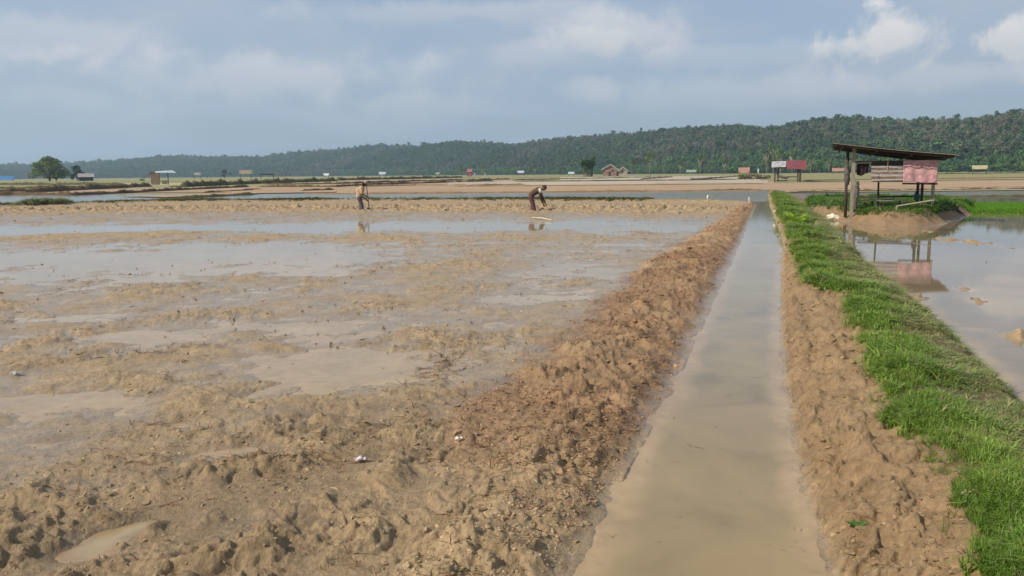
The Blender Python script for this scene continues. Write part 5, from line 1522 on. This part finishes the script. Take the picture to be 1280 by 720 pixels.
def brush_heap():
    b = gp(943, hz(943) + 10.0); t = thing('brushwood_heap', 'tangled heap of brown brushwood and weeds on the bare field', 'brushwood', (b[0], b[1], 0)); g = random.Random(8)
    m_ = MB()
    for k in range(70):
        a = g.uniform(-3.2, 3.2); y = g.uniform(-1, 1); p = Vector((a, y, 0)); q = p + Vector((g.uniform(-1.6, 1.6), g.uniform(-.6, .6), g.uniform(.2, 1.9) * math.exp(-(a / 2.2) ** 2) + .15))
        m_.tube([p, (p + q) / 2 + Vector((0, 0, .2)), q], [.06, .045, .02], 4, cap=False)
    m_.build('branches', WOOD_DARK, t)
    v = []; f = []; crown_faces(g, 330, [((x, 0, .5 + .6 * math.exp(-(x / 1.6) ** 2)), (.9, .8, .5)) for x in (-3, -2, -1, -.3, .4, 1.2, 2.2, 3)], .16, v, f)
    mesh_obj('weeds', v, f, mat_leaf('brush_weed', (.20, .16, .07), (.11, .10, .04), .2), t)
    b = gp(925, hz(925) + 10.2); tree('scrub_bush', 'low olive scrub bush beside the brushwood heap', (b[0], b[1], 0), 1.3, 4.2, LEAF_MID, 260, 77, .05, cat='bush', lobes_n=8, leaf=.11)


brush_heap()

# ------------------------------------------------------------------ people
SKIN = mat_basic('tanned_skin', (0.16, 0.085, 0.052), (0.12, 0.062, 0.038), 0.6, 8, 0)
HAIR = mat_basic('black_hair', (0.018, 0.014, 0.012), (0.01, 0.008, 0.007), 0.6, 20, 0.1)


def remeshed(name, mb, mat, parent, voxel=0.012, smooth=6):
    o = mb.build(name, mat, parent, True)
    r = o.modifiers.new('join', 'REMESH'); r.mode = 'VOXEL'; r.voxel_size = voxel; r.use_smooth_shade = True
    s = o.modifiers.new('soften', 'SMOOTH'); s.iterations = smooth; s.factor = 0.5
    return o


def chain(m_, pts):
    for (p, r), (q, s) in zip(pts[:-1], pts[1:]): m_.capsule(p, r, q, s)


def hand(m_, wrist, d, palm_n, grip=0.6):
    """palm, four unequal bent fingers and a thumb from the palm's side"""
    w = Vector(wrist); d = Vector(d).normalized(); n = Vector(palm_n); n = (n - d * n.dot(d)).normalized(); s = d.cross(n)
    for k, o in enumerate((-.03, -.01, .01, .03)):
        m_.capsule(w + s * o * .5, .02, w + d * .085 + s * o, .014)
    for o, ln in zip((-.033, -.011, .011, .031), (.060, .075, .080, .068)):
        p = w + d * .09 + s * o; q = p + (d * (1 - grip * .5) + n * grip * .7).normalized() * ln * .5; e = q + (d * (1 - grip * 1.3) + n * grip).normalized() * ln * .5
        m_.capsule(p, .0105, q, .0095); m_.capsule(q, .0095, e, .008)
    p = w + d * .03 - s * .03; q = p + (-s * .6 + d * .7 + n * .3).normalized() * .045; e = q + (d * .8 + n * .6).normalized() * .03
    m_.capsule(p, .014, q, .011); m_.capsule(q, .011, e, .009)


def head(m_, c, fwd, up):
    c = Vector(c); f = Vector(fwd).normalized(); u = Vector(up); u = (u - f * u.dot(f)).normalized(); s = f.cross(u)
    m_.capsule(c + u * .02 - f * .015, .092, c + u * .035 + f * .02, .085)
    m_.capsule(c - u * .03 + f * .03, .07, c - u * .085 + f * .055, .038)
    m_.capsule(c + f * .095 + u * .005, .010, c + f * .118 - u * .028, .014)           # nose
    m_.capsule(c + f * .092 - u * .065 - s * .018, .010, c + f * .092 - u * .065 + s * .018, .010)   # mouth
    for q in (-1, 1):
        m_.capsule(c + s * q * .092 - f * .005 + u * .01, .018, c + s * q * .094 - f * .01 - u * .02, .013)   # ears
        m_.capsule(c + f * .086 + s * q * .022 + u * .032, .010, c + f * .084 + s * q * .045 + u * .030, .010)  # brow
    return c, f, u, s


def eyes(c, f, u, s, parent):
    for q in (-1, 1):
        MB().capsule(c + f * .090 + s * q * .033 + u * .008, .009, c + f * .092 + s * q * .033 + u * .008, .009, 8).build('eye', HAIR, parent, True)


def person_hoeing():
    b = gp(452, 264.3); gz = ground_z(b[0], b[1])
    t = thing('person', 'stooping person in tan shirt and greyish trousers working a hoe in the mud', 'person', (b[0], b[1], gz - .12), 0.12)
    hips = Vector((-.09, 0, .76)); chest = Vector((.03, 0, 1.19)); neck = Vector((.15, 0, 1.38)); hc = Vector((.245, 0, 1.49))
    hl = Vector((.27, .10, .80)); hr = Vector((.33, -.09, .60))
    body = MB()
    chain(body, [(hips, .13), (Vector((-.06, 0, .95)), .125), (chest, .145), (neck, .06), (hc, .06)])
    body.capsule(chest + Vector((.02, .13, .08)), .07, chest + Vector((.02, -.13, .08)), .07)
    fr = head(body, hc, (.86, 0, -.5), (.5, 0, .86))
    for sgn, hand_p in ((1, hl), (-1, hr)):
        sh = chest + Vector((.03, sgn * .19, .09)); el = Vector((.06, sgn * .25, .92 if sgn > 0 else .84)); wr = hand_p + Vector((-.05, sgn * .02, .05))
        chain(body, [(sh, .058), (el, .043), (wr, .030)]); hand(body, wr, hand_p - wr, (0.3, -sgn * 1.0, 0), .8)
        hp_ = hips + Vector((0, sgn * .09, -.03)); kn = Vector((-.02 + .05 * (sgn < 0), sgn * .12, .38)); an = Vector((-.09 + .16 * (sgn < 0), sgn * .12, .0))
        chain(body, [(hp_, .095), (kn, .062), (an, .045)]); body.capsule(an + Vector((0, 0, -.05)), .04, an + Vector((.16, 0, -.08)), .032)
    o = remeshed('body', body, SKIN, t, .009, 3); eyes(*fr, t)
    shirt = MB(); chain(shirt, [(Vector((-.085, 0, .80)), .155), (Vector((-.07, 0, .95)), .16), (chest, .175), (Vector((.11, 0, 1.32)), .085)])
    shirt.capsule(Vector((-.12, 0, .80)), .14, Vector((-.10, 0, 1.15)), .15)
    shirt.capsule(chest + Vector((.01, .15, .08)), .095, chest + Vector((.01, -.15, .08)), .095)
    for sgn in (1, -1):
        sh = chest + Vector((.03, sgn * .19, .09)); el = Vector((.06, sgn * .25, .92 if sgn > 0 else .84)); shirt.capsule(sh, .085, sh + (el - sh) * .62, .075)
    remeshed('shirt', shirt, mat_basic('tan_shirt', (0.50, 0.36, 0.22), (0.40, 0.28, 0.17), .9, 7, .3), t, .014, 5)
    tro = MB()
    for sgn in (1, -1):
        hp_ = hips + Vector((0, sgn * .09, -.03)); kn = Vector((-.02 + .05 * (sgn < 0), sgn * .12, .38)); an = Vector((-.09 + .16 * (sgn < 0), sgn * .12, .0))
        chain(tro, [(hips, .145), (hp_, .125), (kn, .095), (kn + (an - kn) * .75, .085)])
    remeshed('trousers', tro, mat_basic('grey_purple_trousers', (0.125, 0.098, 0.12), (0.08, 0.062, 0.08), .9, 7, .3), t, .014, 4)
    c, f, u, s = fr
    hat = MB(); hat.capsule(c + u * .055 - f * .01, .108, c + u * .085, .085); hat.capsule(c + u * .05 + f * .07, .04, c + u * .035 + f * .15, .035)
    remeshed('cap', hat, mat_basic('faded_cap', (0.42, 0.36, 0.25), (0.3, 0.25, 0.17), .9, 7, .2), t, .012, 4)
    scarf = MB(); scarf.capsule(c - f * .05 - u * .02, .09, neck + Vector((-.03, 0, .02)), .085)
    remeshed('neck_cloth', scarf, DARK_CLOTH, t, .012, 4)
    # the hoe in the hands is a thing of its own
    h_ = thing('hoe', 'long handled dark hoe held upright by the person in the tan shirt', 'hoe', (b[0], b[1], gz - .12), 0.12)
    top = Vector((.30, .03, 1.38)); bot = Vector((.40, -.03, .14))
    MB().tube([top, (top + bot) / 2 + Vector((.01, 0, 0)), bot], [.019, .02, .022], 8, .05).build('handle', WOOD_DARK, h_, True)
    m_ = MB(); m_.tube([bot + Vector((.0, -.03, .0)), bot + Vector((0, .03, 0))], .04, 8); m_.beam(bot + Vector((.03, 0, .0)), bot + Vector((.24, 0, -.09)), .20, .012)
    m_.build('blade', mat_basic('hoe_steel', (.10, .08, .065), (.05, .04, .035), .6, 8, .1, metal=.5), h_)


person_hoeing()


def person_bending():
    b = gp(667, 265.2); gz = ground_z(b[0], b[1])
    t = thing('person', 'person bending deeply in brown shirt with white shoulder and maroon trousers', 'person', (b[0], b[1], gz - .10), -0.10)
    hips = Vector((-.13, 0, .80)); mid = Vector((.03, 0, 1.00)); chest = Vector((.24, 0, 1.10)); neck = Vector((.41, 0, 1.15)); hc = Vector((.53, 0, 1.20))
    body = MB(); chain(body, [(hips, .135), (mid, .125), (chest, .14), (neck, .06), (hc, .06)])
    body.capsule(chest + Vector((.06, .13, .0)), .07, chest + Vector((.06, -.13, 0)), .07)
    fr = head(body, hc, (.62, -.15, -.78), (.78, 0, .62))
    for sgn in (1, -1):
        sh = chest + Vector((.08, sgn * .18, -.01)); el = Vector((.37 + .04 * sgn, sgn * .22, .77)); wr = Vector((.55 + .05 * sgn, sgn * .14, .42)); e2 = Vector((.60 + .05 * sgn, sgn * .12, .33))
        chain(body, [(sh, .06), (el, .044), (wr, .030)]); hand(body, wr, e2 - wr, (-.4, -sgn * .8, 0), .6)
        hp_ = hips + Vector((0, sgn * .09, -.02)); kn = Vector((-.06 + .05 * (sgn < 0), sgn * .13, .40)); an = Vector((-.10 + .17 * (sgn < 0), sgn * .13, .0))
        chain(body, [(hp_, .1), (kn, .064), (an, .045)]); body.capsule(an + Vector((0, 0, -.05)), .04, an + Vector((.16, 0, -.08)), .032)
    remeshed('body', body, SKIN, t, .009, 3); eyes(*fr, t)
    shirt = MB(); chain(shirt, [(Vector((-.12, 0, .86)), .15), (mid, .155), (chest, .165), (Vector((.36, 0, 1.14)), .09)])
    BR = mat_basic('brown_shirt', (0.115, 0.068, 0.042), (0.075, 0.044, 0.028), .9, 7, .3)
    shirt.capsule(chest + Vector((.04, .14, 0)), .09, chest + Vector((.04, -.14, 0)), .09)
    for sgn in (1, -1):
        el = Vector((.37 + .04 * sgn, sgn * .22, .77)); wr = Vector((.55 + .05 * sgn, sgn * .14, .42)); sh = chest + Vector((.08, sgn * .18, -.01))
        chain(shirt, [(sh, .07), (el, .062), (el + (wr - el) * .75, .05)])
    remeshed('shirt', shirt, BR, t, .014, 5)
    pat = MB()
    for sgn in (1, -1):
        sh = chest + Vector((.09, sgn * .175, .01)); pat.capsule(sh + Vector((.0, 0, .02)), .082, sh + Vector((.02, sgn * .02, -.08)), .078)
    remeshed('shoulder_patch', pat, mat_basic('white_sleeve', (0.62, 0.60, 0.50), (0.52, 0.50, 0.42), .9, 7, .2), t, .014, 4)
    tro = MB()
    for sgn in (1, -1):
        hp_ = hips + Vector((0, sgn * .09, -.02)); kn = Vector((-.06 + .05 * (sgn < 0), sgn * .13, .40)); an = Vector((-.10 + .17 * (sgn < 0), sgn * .13, .0))
        chain(tro, [(hips, .15), (hp_, .13), (kn, .105), (kn + (an - kn) * .75, .10)])
    remeshed('trousers', tro, mat_basic('maroon_trousers', (0.135, 0.065, 0.062), (0.09, 0.042, 0.042), .9, 7, .3), t, .014, 4)
    c, f, u, s = fr
    hr = MB(); hr.capsule(c + u * .05 - f * .03, .098, c + u * .03 - f * .06, .088); hr.capsule(c + u * .07 + f * .02, .07, c + u * .06 - f * .03, .08)
    remeshed('hair', hr, HAIR, t, .012, 3)


person_bending()


WOOD_STRAW = mat_basic('pale_bamboo', (0.70, 0.62, 0.44), (0.55, 0.47, 0.32), .6, 5, .1)


def pale_pole():
    a = gp(665, 271.2, .1); b = gp(690, 273.8, .1)
    za = max(ground_z(a[0], a[1]), 0) + .05; zb = max(ground_z(b[0], b[1]), 0) + .05
    P = [Vector((a[0], a[1], za + .0)), Vector(((a[0] + b[0]) / 2, (a[1] + b[1]) / 2, max(za, zb) + .02)), Vector((b[0], b[1], zb + .0))]
    o = MB().tube(P, [.022, .022, .018], 8, .05).build('bamboo_pole', WOOD_STRAW, None, True); tag(o, 'pale pole lying on the mud ridge below the bending person', 'pole')


pale_pole()


# ------------------------------------------------------------------ small things on the mud
def scrap(px, py, sz, mat, label, seed, z=.05):
    b = gp(px, py, z); gz = ground_z(b[0], b[1]); b = gp(px, py, max(gz, 0)); g = random.Random(seed)
    nx, ny = 9, 6; V = []; F_ = []
    for i in range(nx):
        for j in range(ny):
            V.append(((i / (nx - 1) - .5) * sz, (j / (ny - 1) - .5) * sz * .6, .012 + g.uniform(0, sz * .16) + .1 * sz * math.sin(i * 1.1 + seed)))
    for i in range(nx - 1):
        for j in range(ny - 1):
            a = i * ny + j; F_.append((a, a + ny, a + ny + 1, a + 1))
    o = mesh_obj('plastic_scrap', V, F_, mat); o.location = (b[0], b[1], max(ground_z(b[0], b[1]), 0) + .012); o.rotation_euler = (0, 0, g.uniform(-.5, .5))
    sm = o.modifiers.new('thickness', 'SOLIDIFY'); sm.thickness = .002; tag(o, label, 'plastic scrap'); return o


LILAC = mat_basic('lilac_plastic', (0.55, 0.42, 0.50), (0.66, 0.61, 0.62), .4, 14, 0)
scrap(450, 577, .07, LILAC, 'crumpled lilac and white plastic wrapper lying on the trampled mud', 3)
scrap(573, 552, .05, WHITE_PAINT, 'small white plastic scrap at the foot of the reddish bund', 4)
scrap(722, 432, .085, WHITE_PAINT, 'white plastic scrap caught on top of the reddish bund', 5)
scrap(20, 470, .09, WHITE_PAINT, 'white plastic scrap floating at the edge of shallow paddy water', 6)


def weed(px, py, z, h, n, label, mat, seed, lw=.22, name='weed_plant'):
    b = gp(px, py, z); gz = ground_z(b[0], b[1]); g = random.Random(seed)
    t = thing(name, label, 'plant', (b[0], b[1], gz - .01))
    for k in range(n):
        az = k * 2.4 + g.uniform(-.3, .3); ln = h * g.uniform(.6, 1.1); up = g.uniform(.5, 1.5); d = Vector((math.cos(az), math.sin(az), up)).normalized(); s = Vector((-math.sin(az), math.cos(az), 0)); p = Vector((0, 0, 0)); v = []; f = []
        for j in range(6):
            u = j / 5; wv = ln * lw * math.sin(math.pi * (u * .9 + .05)) * .6; i0 = len(v)
            v += [tuple(p + s * wv), tuple(p - Vector((0, 0, wv * .4))), tuple(p - s * wv)]
            if j: f += [(i0 - 3, i0 - 2, i0 + 1, i0), (i0 - 2, i0 - 1, i0 + 2, i0 + 1)]
            p = p + d * ln / 5; d = (d + Vector((0, 0, -.18))).normalized()
        mesh_obj('leaf', v, f, mat, t)
    return t


WEED = mat_leaf('weed_leaf', (0.10, 0.20, 0.035), (0.06, 0.13, 0.025), .3)
LIME = mat_leaf('lime_leaf', (0.36, 0.46, 0.05), (0.22, 0.36, 0.04), .35)
weed(1072, 645, .2, .075, 20, 'small leafy green weed growing alone on the bare mud bank', WEED, 1)
weed(993, 278, .35, .55, 22, 'yellowish lime green plant among the bank grass near the mound', LIME, 2, .16)
weed(1000, 279, .35, .45, 16, 'low lime green sprout next to the yellowish bank plant', LIME, 3, .16)
b = gp(972, 262, .35)
o = MB().capsule((-.10, 0, .06), .07, (.10, .02, .07), .06).build('white_bag', SACK, None, True); o.location = (b[0], b[1], ground_z(b[0], b[1]) + .05)
tag(o, 'small white bag on the grass bank beside the canal end', 'bag')


# ------------------------------------------------------------------ the air
def haze():
    m_ = MB().box((0, 0, 120 - 1.5), (11200, 11200, 243))
    o = m_.build('haze', None); stuff(o)
    mt = bpy.data.materials.new('haze'); mt.use_nodes = True; nt = mt.node_tree; nt.nodes.clear()
    out = nt.nodes.new('ShaderNodeOutputMaterial'); pv = nt.nodes.new('ShaderNodeVolumePrincipled')
    pv.inputs['Color'].default_value = (0.62, 0.84, 1.0, 1); pv.inputs['Density'].default_value = 0.00020; pv.inputs['Anisotropy'].default_value = 0.2
    pv.inputs['Density Attribute'].default_value = ''
    nt.links.new(pv.outputs[0], out.inputs['Volume'])
    o.data.materials.append(mt)
    return o


haze()
